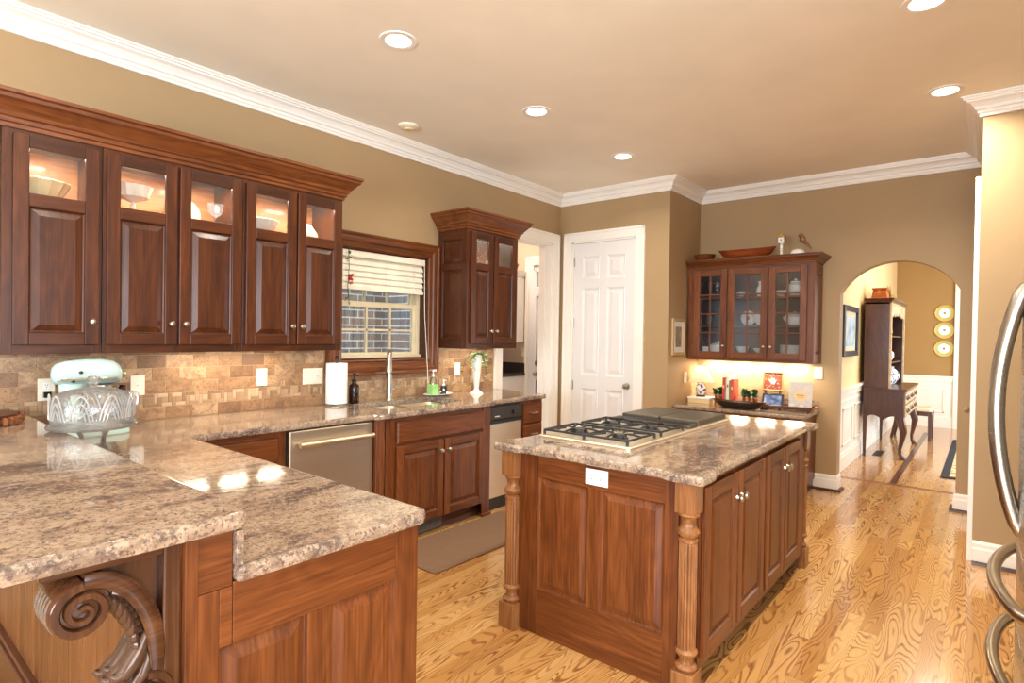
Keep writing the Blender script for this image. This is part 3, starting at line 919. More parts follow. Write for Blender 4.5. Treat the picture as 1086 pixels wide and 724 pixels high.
c = MB().use(WL['x']).sweep([(o, z + UZ1 - .005) for o, z in CORN], [(.46, UY), (2.315, UY), (2.315, YA)])
o = c.build('cabinet_cornice'); tag(o, 'long stepped cherry cornice along the top of the left upper cabinets', 'cornice')
m = MB().use(W['x']).box(.46, 2.314, UY + .02, YA, UZ1 - .004, UZ1 + .016); m.build('top_board', o)

sc = upper_cabinet('upper_cabinet', 'small two-door cherry upper cabinet between the window and the doorway', 3.565, 4.235, [(3.590, 3.868, 1), (3.884, 4.196, -1)], side_panel=True)
c = MB().use(WL['x']).sweep([(o_, z + UZ1 - .005) for o_, z in CORN], [(3.553, YA), (3.553, UY), (4.235, UY), (4.235, YA)]); c.build('cornice', sc)
m = MB().use(W['x']).box(3.553, 4.235, UY, YA, UZ1 - .004, UZ1 + .016); m.build('top_board', sc)

puck_bar('under_cabinet_light', 'under-cabinet light beneath the long upper cabinets', 1.32, 2.04, 3.60, 3.66, UZ0 + .018, 3, 3.0, group='under-cabinet lights')
puck_bar('under_cabinet_light', 'under-cabinet light above the white vase with ivy', 3.65, 4.15, 3.60, 3.66, UZ0 + .018, 2, 2.2, group='under-cabinet lights')

# dishes behind the small glass lights
def dish(name, label, prof, loc, mat=None, group='dishes in the lit cabinet tops', flute=None, seg=24):
    m = MB().use(mat or M['porcelain']).lathe(prof, seg=seg, cap=False, flute=flute)
    o = m.build(name); o.location = loc
    return tag(o, label, 'dish', group)
SHZ = 2.0605
sc_f = lambda k, i: 1 + .05 * cos(k * pi)
milk = plain('milk_glass', (246, 240, 222), 0.15); gilt = plain('gilded_glass', (240, 218, 160), 0.2)
bowlp = lambda r, h: [(0, .008), (r * .35, .006), (r * .4, 0), (r * .45, .008), (r * .75, h * .4), (r, h), (r * .98, h + .002), (r * .72, h * .45), (r * .4, .014), (0, .014)]
compote = lambda r, h: [(0, 0), (r * .6, 0), (r * .55, .008), (r * .14, .02), (r * .12, h * .45), (r * .3, h * .5), (r * .8, h * .62), (r, h), (r * .97, h), (r * .74, h * .66), (0, h * .56)]
dish('footed_bowl', 'gilded scalloped bowl behind the leftmost glass light', bowlp(.125, .10), (.70, 3.60, SHZ), gilt, flute=sc_f, seg=28)
dish('compote', 'white pedestal compote in the second glass light', compote(.09, .16), (1.10, 3.58, SHZ), milk, flute=sc_f, seg=28)
m = MB().use(gilt); m.lathe([(0, 0), (.04, 0), (.085, .008), (.09, .012), (.04, .008), (0, .006)], axis='y', seg=24, cap=False); o = m.build('display_plate'); o.location = (1.41, 3.70, SHZ + .088); o.rotation_euler = (radians(-12), 0, 0); tag(o, 'cream display plate standing in the third glass light', 'plate', 'dishes in the lit cabinet tops')
dish('crystal_goblet', 'cut crystal goblet beside the standing plate in the third glass light', compote(.045, .14), (1.53, 3.58, SHZ), M['crystal'])
dish('serving_bowl', 'ribbed white serving bowl in the fourth glass light', bowlp(.115, .09), (1.80, 3.58, SHZ), milk, flute=lambda k, i: 1 + .04 * cos(k * pi), seg=36)
dish('cheese_dome', 'patterned dome-lidded dish in the fifth glass light', [(0, 0), (.11, 0), (.115, .012), (.10, .016), (.095, .05), (.06, .10), (.018, .125), (.018, .14), (0, .146)], (2.10, 3.58, SHZ), milk, flute=lambda k, i: 1 + .03 * cos(k * pi), seg=36)
dish('sugar_bowl', 'small white bowl in the left light of the small cabinet', bowlp(.07, .05), (3.70, 3.58, SHZ), milk)
dish('ginger_pot', 'round lidded pot in the right light of the small cabinet', [(0, 0), (.05, 0), (.075, .03), (.07, .065), (.04, .085), (.012, .09), (.014, .105), (0, .11)], (4.03, 3.58, SHZ), milk)

# ---------------------------------------------------------------- base cabinets on the window wall
BY, CT, CTH = 3.13, .915, .038
T = FY(BY)
CB = CT - CTH
# corner base cabinet
t = thing('base_cabinet', 'cherry corner base cabinet with drawer, left of the dishwasher', 'cabinet', (1.46, 3.45, 0))
m = MB().use(WL['x']).box(1.19, 1.742, BY, YA - .02, .10, CB).use(EW['x']).box(1.19, 1.742, BY + .06, YA - .02, 0, .10); m.build('body', t, bevel=.002)
m = MB(); m.T = T; m.use(WL['z']).box(1.19, 1.22, 0, .004, .10, CB).box(1.702, 1.742, 0, .004, .10, CB); m.use(WL['x']).box(1.19, 1.742, 0, .003, .845, CB); m.build('face_frame', t, bevel=.0015)
drawer(T, 1.23, 1.695, .695, .84, .003, t); cab_door(T, 1.23, 1.695, .14, .68, .003, t)

# dishwasher
t = thing('dishwasher', 'stainless steel dishwasher with bar handle left of the sink', 'dishwasher', (2.05, 3.45, 0))
m = MB().use(M['black']).box(1.746, 2.352, BY + .01, YA - .03, .0, CB - .005); m.build('tub', t)
m = MB().use(M['steel']); m.T = T; m.box(1.758, 2.348, -.009, .022, .115, .866); dd = m.build('door', t, bevel=.006)
m = MB().use(M['steel']); m.T = T
m.tube([(1.80, .065, .785), (2.32, .065, .785)], .0165, 14)
for u in (1.83, 2.29): m.tube([(u, .02, .785), (u, .065, .785)], .010, 10)
m.build('handle', dd)
m = MB().use(M['black']); m.T = T; m.box(1.75, 2.35, -.06, -.02, 0, .11); m.build('toe_kick', t)

# sink cabinet
SY = 3.085; TS = FY(SY)
t = thing('sink_cabinet', 'cherry sink base cabinet with two doors and fluted corner column', 'cabinet', (2.92, 3.42, 0))
m = MB().use(WL['x']).box(2.43, 3.478, SY, SY + .02, .105, CB); m.use(WL['z']).box(2.43, 2.45, SY, YA - .03, .0, CB).box(3.458, 3.478, SY, YA - .03, 0, CB)
m.use(EW['x']).box(2.43, 3.40, SY + .05, SY + .07, 0, .105); m.use(WL['x']).box(2.45, 3.458, SY + .07, YA - .03, .08, .10)
m.build('body', t, bevel=.002)
m = MB(); m.T = TS; m.use(WL['z']).box(3.385, 3.478, -.002, .006, 0, CB); m.use(WL['x']).box(3.38, 3.49, -.0, .018, 0, .022); m.build('corner_stile', t, bevel=.002)
# quarter-round fluted column between dishwasher and sink
prof = []
for k in range(33):
    a = pi + (pi * k / 32)
    r = .038 * (1 - .06 * (k % 4 == 2))
    prof.append((2.394 + .040 * cos(a) * (r / .038), SY + .024 + .038 * sin(a) * (r / .038)))
prof += [(2.432, SY + .12), (2.356, SY + .12)]
m = MB().use(WL['z']).prism(prof, 'z', 0, CB); m.build('fluted_column', t)
m = MB().use(WL['z']).box(2.43, 2.505, SY - .004, SY + .01, .105, CB); m.build('stile', t, bevel=.002)
drawer(TS, 2.515, 3.385, .695, .845, .003, t, name='false_drawer')
cab_door(TS, 2.513, 2.946, .115, .678, .003, t, knob_at=(2.915, .60))
cab_door(TS, 2.960, 3.387, .115, .678, .003, t, knob_at=(2.990, .60))
v = MB().use(plain('grey_vent', (104, 100, 94), .5, .4)); v.T = FY(SY + .05); v.box(2.62, 3.0, 0, .006, .012, .09)
for k in range(16): v.box(2.635 + k * .022, 2.648 + k * .022, .006, .010, .022, .08)
v.build('toe_kick_vent', t)

# compactor
t = thing('trash_compactor', 'slim stainless trash compactor with dark control panel', 'appliance', (3.71, 3.45, 0))
m = MB().use(M['black']).box(3.492, 3.928, BY + .006, YA - .03, .0, CB - .004); m.build('case', t)
m = MB().use(M['steel']); m.T = T; m.box(3.505, 3.918, -.004, .022, .105, .715); dd = m.build('door', t, bevel=.005)
m = MB().use(M['dark_panel']); m.T = T; m.box(3.503, 3.92, -.004, .026, .748, .858); pn = m.build('control_panel', t, bevel=.004)
m = MB().use(M['black']); m.T = T; m.box(3.502, 3.921, 0, .034, .720, .746); m.build('handle_lip', t, bevel=.003)
m = MB().use(M['black']); m.T = T; m.lathe([(.018, .026), (.016, .042), (0, .044)], (3.80, 0, .80), 16, 'y'); m.build('dial', pn)
m = MB().use(M['plate']); m.T = T; m.box(3.56, 3.62, .0255, .0266, .772, .780); m.build('badge', pn)
m = MB().use(M['black']); m.T = T; m.box(3.502, 3.921, -.05, -.01, 0, .10); m.build('toe_kick', t)

# end drawer cabinet
t = thing('drawer_cabinet', 'narrow cherry drawer cabinet at the doorway end of the counter', 'cabinet', (4.08, 3.45, 0))
m = MB().use(WL['z']).box(3.932, 4.240, BY, YA - .02, .10, CB).use(EW['x']).box(3.932, 4.24, BY + .06, YA - .02, 0, .10); m.build('body', t, bevel=.002)
for k, (a, b) in enumerate(((.672, .845), (.49, .655), (.31, .473), (.13, .293))):
    drawer(T, 3.952, 4.225, a, b, .001, t, pull=(4.085, (a + b) / 2 + .005, .042))

# ---------------------------------------------------------------- counters
EDGE = lambda z0, z1: [(.010, z0), (.002, z0 + .004), (0, z0 + .012), (0, z1 - .012), (.003, z1 - .004), (.010, z1 - .0005), (.014, z1)]
PX0, PX1, PY = .612, 1.200, 1.292       # peninsula lower counter
out = [(PX0, PY), (PX1 - .03, PY), (PX1, PY + .03), (PX1, 3.085), (2.335, 3.085), (2.37, 3.04), (3.49, 3.04), (3.525, 3.085), (4.235, 3.085), (4.275, 3.12), (4.30, 3.32), (4.30, YA - .010), (PX0, YA - .010)]
out = round_poly(out, [.012, .02, .02, .02, .03, .03, .03, .03, .03, .05, .03, .004, .004], 4)
hole = round_poly([(2.54, 3.235), (2.54, 3.64), (3.33, 3.64), (3.33, 3.235)], .05, 5)
m = MB().use(M['granite']).slab(out, EDGE(CB, CT), hole)
o = m.build('countertop'); tag(o, 'polished beige granite counter running from the peninsula past the sink', 'countertop')

# sink
t = thing('kitchen_sink', 'double-bowl stainless sink set into the granite under the window', 'sink', (2.935, 3.44, CT))
def bowl(x0, x1, y0, y1, zt, dep):
    m = MB().use(M['steel'])
    o1 = round_poly([(x0, y0), (x1, y0), (x1, y1), (x0, y1)], .06, 5); n = len(o1)
    cx, cy = (x0 + x1) / 2, (y0 + y1) / 2
    rr = [(1.06, zt), (1.0, zt), (.98, zt - .01), (.96, zt - dep + .03), (.90, zt - dep), (.12, zt - dep - .006), (.10, zt - dep - .012)]
    vs = [(cx + (p[0] - cx) * s, cy + (p[1] - cy) * s, z) for s, z in rr for p in o1]
    fs = [(k * n + i, k * n + (i + 1) % n, (k + 1) * n + (i + 1) % n, (k + 1) * n + i) for k in range(len(rr) - 1) for i in range(n)] + [tuple((len(rr) - 1) * n + i for i in range(n))]
    m.add(vs, fs, True); b = m.build('bowl', t)
    d = MB().use(M['chrome']).lathe([(.042, .003), (.040, .006), (.02, .004), (0, .004)], (cx, cy, zt - dep - .006), 18, cap=False); d.build('drain', b)
bowl(2.555, 2.915, 3.25, 3.625, CB - .001, .19); bowl(2.955, 3.315, 3.25, 3.625, CB - .001, .19)
m = MB().use(M['steel']); m.box(2.535, 3.335, 3.232, 3.25, CB - .012, CB - .001).box(2.535, 3.335, 3.625, 3.643, CB - .012, CB - .001).box(2.915, 2.955, 3.25, 3.625, CB - .03, CB - .004); m.build('rim', t, bevel=.002)

# faucet
t = thing('kitchen_faucet', 'tall brushed nickel pull-down faucet behind the sink', 'faucet', (2.94, 3.69, CT))
m = MB().use(M['nickel']).lathe([(0, 0), (.034, 0), (.034, .006), (.028, .016), (.027, .06), (.025, .14), (.021, .20)], (2.94, 3.69, CT), 20, cap=False); m.build('base', t)
arc = [(2.94, 3.69, CT + .19), (2.94, 3.69, CT + .33)] + [(2.94 - .040 * (1 - cos(a)), 3.69 - .046 * (1 - cos(a)), CT + .33 + .058 * sin(a)) for a in [pi * k / 10 for k in range(1, 11)]]
m = MB().use(M['nickel']).tube(arc, .0185, 12); m.build('spout', t)
m = MB().use(M['nickel']).tube([(2.86, 3.598, CT + .335), (2.858, 3.596, CT + .30), (2.854, 3.592, CT + .24), (2.852, 3.590, CT + .225)], [.020, .023, .027, .025], 14); m.build('spray_head', t)
m = MB().use(M['nickel']).tube([(2.955, 3.69, CT + .075), (2.99, 3.685, CT + .078)], .012, 10); m.tube([(2.985, 3.685, CT + .078), (3.00, 3.67, CT + .11), (3.015, 3.64, CT + .135)], [.009, .008, .006], 8)
m.build('lever', t)

# kitchen mat
def mat_mat():
    t = NT('woven_mat'); v = t.coords((1, 1, 1), (0, 0, 0))
    a = t.n('ShaderNodeTexWave', bands_direction='DIAGONAL'); t.l(v, a.inputs['Vector']); a.inputs['Scale'].default_value = 26; a.inputs['Distortion'].default_value = 1.0
    n = t.noise(v, 180, 2)
    c = t.ramp(t.math('ADD', t.math('MULTIPLY', a.outputs[1], .4), t.math('MULTIPLY', n, .6)), [(.25, srgb(92, 68, 50)), (.7, srgb(134, 102, 76))])
    return t.bsdf(c, .85, bump=n, bstr=.4)
m = MB().use(mat_mat()).slab(round_poly([(2.38, 2.53), (3.60, 2.53), (3.60, 3.045), (2.38, 3.045)], .05, 5), [(.0, 0.001), (0, .008), (.012, .015), (.016, .015)])
o = m.build('kitchen_mat'); tag(o, 'brown woven anti-fatigue mat on the floor before the sink', 'mat')
# ---------------------------------------------------------------- peninsula with raised bar
PF = 1.318
t = thing('peninsula_cabinet', 'cherry peninsula with raised bar wall and panelled end facing the camera', 'cabinet', (.84, 2.2, 0))
T = FY(PF)
m = MB().use(WL['z']).box(.615, 1.162, PF + .012, YA - .03, .10, CB - .001).use(EW['y']).box(.615, 1.10, PF + .02, YA - .03, 0, .10); m.build('body', t)
# raised wall behind the lower counter
# end panel
m = MB(); m.T = T
m.use(WL['z'])
m.box(.533, .580, -.01, .002, 0, .868); m.box(1.080, 1.165, -.01, .002, 0, CB); m.box(.800, .868, -.01, .002, .11, .735)
m.use(WL['x']); m.box(.580, .6095, -.01, .002, .735, .868); m.box(.6105, 1.080, -.01, .002, .735, CB); m.box(.580, .800, -.01, .002, .0, .11); m.box(.868, 1.08, -.01, .002, 0, .11); m.box(.80, .868, -.01, .002, 0, .11)
m.use(WL['z'])
for a, b in ((.580, .800), (.868, 1.080)): panel_rings(m, a, b, .11, .735, [(0, .000), (.004, -.010), (.012, -.010), (.042, -.001)])
m.build('end_panel', t, bevel=.002)
# kitchen side of the peninsula: doors facing the sink
F = frame((1.162, 0, 0), (0, 1, 0), (1, 0, 0))
m = MB(); m.T = F; m.use(WL['z'])
for a, b in ((PF, PF + .07), (1.93, 1.99), (2.55, 2.61), (3.05, 3.13)): m.box(a, b, -.01, .004, 0.1, CB)
m.use(WL['y']).box(PF, 3.13, -.01, .003, .845, CB).box(PF, 3.13, -.01, .003, .10, .135); m.build('face_frame', t, bevel=.002)
for a, b in ((1.395, 1.925), (1.995, 2.545), (2.615, 3.045)): cab_door(F, a, b, .14, .84, .004, t, h='y', knob_at=(b - .03, .70))
# half wall that carries the raised bar
hw_ = bpy.data.objects.new('wall_bar', None); COL.objects.link(hw_); hw_.location = (.556, 2.5, 0)
struct(hw_, 'cherry half wall with beadboard under the raised bar', 'wall')
m = MB().use(WL['x']).box(.505, .609, PF + .0125, YA - .012, 0, .996); m.build('core', hw_, bevel=.002)
m = MB(); m.T = T
m.use(WL['z']).box(.505, .532, -.014, .010, 0, .996)
m.use(WL['x']).box(.532, .6095, -.014, .0005, .869, .996); m.build('end_trim', hw_, bevel=.002)
# beadboard on the dining side
bd = MB().use(BW['z'])
y = PF + .006; k = 0
while y < YA - .05:
    wdt = .083 if k % 2 == 0 else .030
    bd.box(.490, .505, y + .0016, min(y + wdt - .0016, YA - .02), .235, .98); y += wdt; k += 1
bd.build('beadboard', hw_, bevel=.0028)
m = MB().use(EW['y']); m.box(.462, .505, PF + .006, YA - .02, 0, .215); m.box(.470, .505, PF + .006, YA - .02, .215, .235)
m.use(WL['y']).box(.478, .506, PF + .006, YA - .02, .965, .996); m.build('bar_base_board', hw_, bevel=.004)

o = MB().use(M['granite']).box(.6105, .627, PF - .018, YA - .014, CT + .0005, .996).build('granite_upstand', bevel=.002); tag(o, 'narrow granite upstand between the lower counter and raised bar', 'backsplash')
m = MB().use(M['granite']).slab(round_poly([(.12, 1.296), (.646, 1.296), (.646, YA - .012), (.12, YA - .012)], [.03, .05, .004, .004], 5), EDGE(.997, 1.036))
o = m.build('bar_countertop'); tag(o, 'raised granite bar top at the lower left corner of the room', 'countertop')

# carved corbel under the bar
cb = thing('corbel', 'carved scroll corbel holding up the granite bar top', 'corbel', (.42, 1.37, .60))
def corbel():
    y0, y1 = 1.327, 1.418
    F = lambda p, q, a: None
    m = MB().use(DW['z']); m.box(.468, .503, y0 - .004, y1 + .004, .555, .995); m.use(DW['x']).box(.262, .470, y0 - .004, y1 + .004, .980, .995)
    m.build('back_plate', cb, bevel=.004)
    # web: quarter disc filling between arm and corner
    web = [(.470, .98), (.36, .98)] + [(.470 - .145 * cos(a) + .0, .775 + .19 * sin(a)) for a in [pi / 2 - k * pi / 24 for k in range(0, 1)]]
    arcp = [(.335 + .128 * sin(a), .765 + .195 * cos(a)) for a in [k * pi / 40 for k in range(0, 21)]]
    m = MB().use(DW['z']).prism([(.470, .982), (.340, .982)] + arcp + [(.470, .70)], 'y', y0 + .03, y1 - .03); m.build('web', cb)
    def ribbon(mm, pts, wid, ya, yb):
        n = len(pts); L, R = [], []
        for i, p in enumerate(pts):
            a = Vector(pts[max(i - 1, 0)]); b = Vector(pts[min(i + 1, n - 1)]); d = (b - a).normalized(); nn = Vector((-d.y, d.x)); ww = wid[i] if isinstance(wid, list) else wid
            L.append(Vector(p) + nn * ww / 2); R.append(Vector(p) - nn * ww / 2)
        vs = []
        for i in range(n):
            e = .004
            vs += [(L[i].x, ya + e, L[i].y), (L[i].x * .85 + R[i].x * .15, ya, L[i].y * .85 + R[i].y * .15), (R[i].x * .85 + L[i].x * .15, ya, R[i].y * .85 + L[i].y * .15), (R[i].x, ya + e, R[i].y), (R[i].x, yb, R[i].y), (L[i].x, yb, L[i].y)]
        fs = []
        for i in range(n - 1):
            for k in range(6): fs.append((i * 6 + k, i * 6 + (k + 1) % 6, i * 6 + 6 + (k + 1) % 6, i * 6 + 6 + k))
        fs += [tuple(range(6)), tuple((n - 1) * 6 + k for k in range(6))]
        mm.add(vs, fs, True)
    def spiral(c, r0, r1, a0, turns, n=60, sgn=1):
        out = []
        for k in range(n + 1):
            f = k / n; a = a0 + sgn * 2 * pi * turns * f; r = r0 + (r1 - r0) * f
            out.append((c[0] + r * cos(a), c[1] + r * sin(a)))
        return out
    # arm: from the top scroll along the arch to the foot scroll
    c1, c2 = (.328, .908), (.440, .690)
    mm = MB().use(DW['x'])
    arm = [(.330, .962)] + [(.333 + .126 * sin(a), .768 + .194 * cos(a)) for a in [k * pi / 40 for k in range(1, 20)]] + [(.459, .75), (.458, .70)]
    ribbon(mm, arm, [.030] + [.034] * 19 + [.028, .022], y0 - .006, y1 + .006); mm.build('arm', cb, angle=50)
    mm = MB().use(DW['z']); ribbon(mm, spiral(c1, .050, .006, pi / 2, 2.1), [.020 - .012 * k / 60 for k in range(61)], y0 - .012, y1 + .012)
    mm.lathe([(0, -.012), (.044, -.010), (.044, .09), (0, .09)], (c1[0], y0 + .004 + .008, c1[1]), 24, 'y', cap=False); mm.build('scroll', cb, angle=50)
    mm = MB().use(DW['z']); ribbon(mm, spiral(c2, .046, .006, pi / 2, 2.0, sgn=-1), [.018 - .010 * k / 60 for k in range(61)], y0 - .012, y1 + .012)
    mm.lathe([(0, -.012), (.040, -.010), (.040, .09), (0, .09)], (c2[0], y0 + .012, c2[1]), 24, 'y', cap=False); mm.build('scroll', cb, angle=50)
    lf = MB().use(plain('carved_lustre', (86, 62, 48), .22, .25))
    for k in range(9):
        a = .45 + k * .115; x, z = .322 + .112 * sin(a), .775 + .165 * cos(a)
        s = .012 + .008 * sin(pi * k / 8)
        lf.ball((x, (y0 + y1) / 2 - .0, z), s * 1.1, .040, s * .9, 10, 6)
        lf.ball((x - .010, y0 + .012, z - .006), s * .6, .016, s, 8, 6)
    for k in range(4):
        y_ = y0 + .012 + .021 * k; d_ = .010 * (k % 2)
        lf.tube([(.445, y_, .825), (.432, y_, .795), (.416, y_ - .002, .770 - d_), (.400 - d_, y_ - .004, .752 - d_), (.384 - d_, y_ - .004, .748 - d_), (.376 - d_, y_ - .004, .757 - d_)], [.008, .015, .019, .016, .011, .004], 10)
        lf.tube([(.452, y_, .80), (.446, y_, .765), (.436, y_ - .002, .738), (.420, y_ - .004, .722 - d_), (.408, y_ - .004, .724 - d_)], [.008, .014, .016, .012, .004], 10)
    for k in range(6):
        lf.tube([(.372 + .006 * cos(k), y0 + .006 + .014 * k, .925), (.40, y0 + .004 + .014 * k, .918), (.425, y0 + .006 + .014 * k, .905)], [.005, .010, .004], 7)
    lf.build('acanthus_carving', cb)
    rl = MB().use(plain('corbel_reeding', (112, 100, 92), .25, .2))
    for k in range(5): rl.lathe([(.045, -.009), (.052, -.004), (.052, .004), (.045, .009)], (c1[0] - .004, y0 + .012 + k * .018, c1[1] + .002), 20, 'y')
    rl.build('reeded_roll', cb)
corbel()

# ---------------------------------------------------------------- island
IX0, IX1, IY0, IY1 = 2.235, 4.045, .880, 1.832
t = thing('kitchen_island', 'cherry kitchen island with fluted maple corner posts and four side doors', 'island', (3.12, 1.36, 0))
m = MB().use(WL['z']).box(IX0 + .012, IX1, IY0 + .004, IY1, .10, CB - .001).use(EW['x']).box(IX0 + .012, IX1 - .02, IY0 + .075, IY1 - .02, 0, .10); m.build('body', t)
F = FX(IX0)
m = MB(); m.T = F
m.use(WL['z']).box(.95, 1.012, -.012, .002, 0, CB - .001).box(1.662, 1.79, -.012, .002, 0, CB - .001).box(1.315, 1.385, -.012, .002, .222, .765)
m.use(WL['y']).box(1.012, 1.662, -.012, .002, .765, CB - .001).box(1.012, 1.662, -.012, .002, 0, .222)
m.use(WL['z'])
for a, b in ((1.012, 1.315), (1.385, 1.662)): panel_rings(m, a, b, .222, .765, [(0, 0.0), (.005, -.010), (.014, -.010), (.040, -.002)])
m.build('front_panel', t, bevel=.002)
m = MB().use(LW['y']).prism([(IX0 - .022, 0), (IX0, 0), (IX0, .022), (IX0 - .008, .020), (IX0 - .018, .012)], 'y', .95, 1.77) if False else MB().use(LW['y'])
m.sweep([(.0, 0), (.020, 0), (.017, .012), (.008, .020), (0, .022)], [(IX0, 1.775), (IX0, .95)][::-1]); m.build('shoe_moulding', t)
def post(cx, cy):
    h = .0425
    s_ = MB().use(LW['z']).lathe([(.0345, .212), (.0360, .225), (.0360, .622), (.0345, .637)], (cx, cy, 0), 64, flute=lambda k, i: 1 - .13 * max(0, cos(k * 2 * pi / 4)) if 0 < i < 3 else 1, smooth=False)
    b = s_.build('post', t)
    MB().use(LW['z']).box(cx - h, cx + h, cy - h, cy + h, .755, CB - .001).build('top_block', b, bevel=.003)
    MB().use(LW['z']).box(cx - h - .003, cx + h + .003, cy - h - .003, cy + h + .003, 0, .125).build('plinth', b, bevel=.003)
    MB().use(LW['z']).lathe([(.036, .125), (.039, .130), (.043, .140), (.037, .150), (.029, .154), (.026, .168), (.029, .184), (.041, .190), (.044, .201), (.038, .211), (.033, .214)], (cx, cy, 0), 28).build('turned_foot', b)
    MB().use(LW['z']).lathe([(.033, .635), (.038, .640), (.038, .650), (.028, .656), (.041, .667), (.045, .680), (.038, .692), (.030, .700), (.028, .715), (.033, .735), (.042, .745), (.042, .755)], (cx, cy, 0), 28).build('turned_neck', b)
post(2.225, .905); post(2.225, 1.812); post(4.035, .905); post(4.035, 1.812)
F = FY(IY0)
m = MB(); m.T = F
m.use(WL['z'])
for a, b in ((2.268, 2.30), (2.655, 2.71), (3.065, 3.135), (3.44, 3.50), (3.815, 3.992)): m.box(a, b, -.01, .003, .10, CB - .001)
m.use(WL['x']).box(2.268, 3.992, -.01, .002, .848, CB - .001).box(2.268, 3.992, -.01, .002, .10, .16); m.build('face_frame', t, bevel=.002)
for a, b, kx in ((2.287, 2.672, 2.648), (2.688, 3.085, 2.712), (3.122, 3.458, 3.434), (3.474, 3.832, 3.498)):
    cab_door(F, a, b, .150, .848, .003, t, knob_at=(kx, .735), kr=.018)
# counter with squared pads over the posts
g = .024; a0, a1, b0, b1 = 2.184, 4.10, .848, 1.872; pw = .17
out = [(a0, b0 + pw), (a0 - g, b0 + pw - .05), (a0 - g, b0 - g), (a0 + pw - .05, b0 - g), (a0 + pw, b0),
       (a1 - pw, b0), (a1 - pw + .05, b0 - g), (a1 + g, b0 - g), (a1 + g, b0 + pw - .05), (a1, b0 + pw),
       (a1, b1 - pw), (a1 + g, b1 - pw + .05), (a1 + g, b1 + g), (a1 - pw + .05, b1 + g), (a1 - pw, b1),
       (a0 + pw, b1), (a0 + pw - .05, b1 + g), (a0 - g, b1 + g), (a0 - g, b1 - pw + .05), (a0, b1 - pw)]
out = round_poly(out, .020, 4)
m = MB().use(M['granite2']).slab(out, EDGE(CB, CT)); o = m.build('island_countertop'); tag(o, 'granite island counter with bumped-out corners under the gas cooktop', 'countertop')

def outlet_plate(T, u, v, name, label, horizontal=False, gang=1, kind='outlet', group='wall plates', parts=True):
    t = thing(name, label, 'wall plate', T(u, 0, v), group)
    w_, h = (.035 * gang + .011 * (gang - 1) if gang > 1 else .036), .058
    if horizontal: w_, h = h, w_
    m = MB().use(M['plate_white'] if horizontal else M['plate']); m.T = lambda a, b, c: T(u + a, b, v + c)
    m.box(-w_, w_, 0, .006, -h, h); m.build('cover_plate', t, bevel=.002)
    for gk in range(gang):
        gx = (gk - (gang - 1) / 2) * .046
        if kind == 'outlet':
            for s in (-.021, .021):
                m = MB(); m.T = lambda a, b, c: T(u + a, b, v + c)
                if horizontal: cx, cz = s, 0
                else: cx, cz = gx, s
                m.use(M['plate_white']).box(cx - .013, cx + .013, .006, .008, cz - .014, cz + .014)
                m.use(M['slot'])
                for q in (-.005, .005):
                    if horizontal: m.box(cx - .004, cx + .004, .008, .0086, cz + q - .001, cz + q + .001)
                    else: m.box(cx + q - .001, cx + q + .001, .008, .0086, cz - .001, cz + .007)
                m.box(cx - .002, cx + .002, .008, .0086, cz - .010, cz - .006)
                m.build('socket', t)
        else:
            m = MB().use(M['plate_white']); m.T = lambda a, b, c: T(u + a, b, v + c)
            m.box(gx - .005, gx + .005, .006, .009, -.012, .012); m.prism([(.009, -.004), (.009, .006), (.020, .010), (.020, .004)], 'x', gx - .004, gx + .004); m.build('toggle', t)
    return t
outlet_plate(FX(IX0 - .002), 1.335, .818, 'outlet_plate', 'white double outlet lying sideways on the island front', True)
TB = FY(YA - .0095)
o = outlet_plate(TB, .775, 1.125, 'outlet_plate', 'outlet plate with a black plug, left of the stand mixer')
pg = MB().use(M['black']); pg.T = TB; pg.box(.76, .79, .008, .034, 1.085, 1.115); pg.tube([(.775, .03, 1.09), (.80, .05, 1.06), (.83, .06, 1.0), (.86, .08, .93)], .004, 6); pg = pg.build('power_plug'); tag(pg, 'black appliance plug and cord in the outlet left of the mixer', 'plug')
outlet_plate(TB, 1.195, 1.123, 'switch_plate', 'single ivory switch plate right of the stand mixer', kind='switch')
outlet_plate(TB, 1.935, 1.137, 'switch_plate', 'single ivory switch plate halfway between mixer and paper towels', kind='switch')
outlet_plate(TB, 2.318, 1.127, 'switch_plate', 'wide ivory double switch plate just left of the paper towels', kind='switch', gang=2)
outlet_plate(TB, 3.80, 1.127, 'outlet_plate', 'ivory outlet plate on the tile left of the white vase')

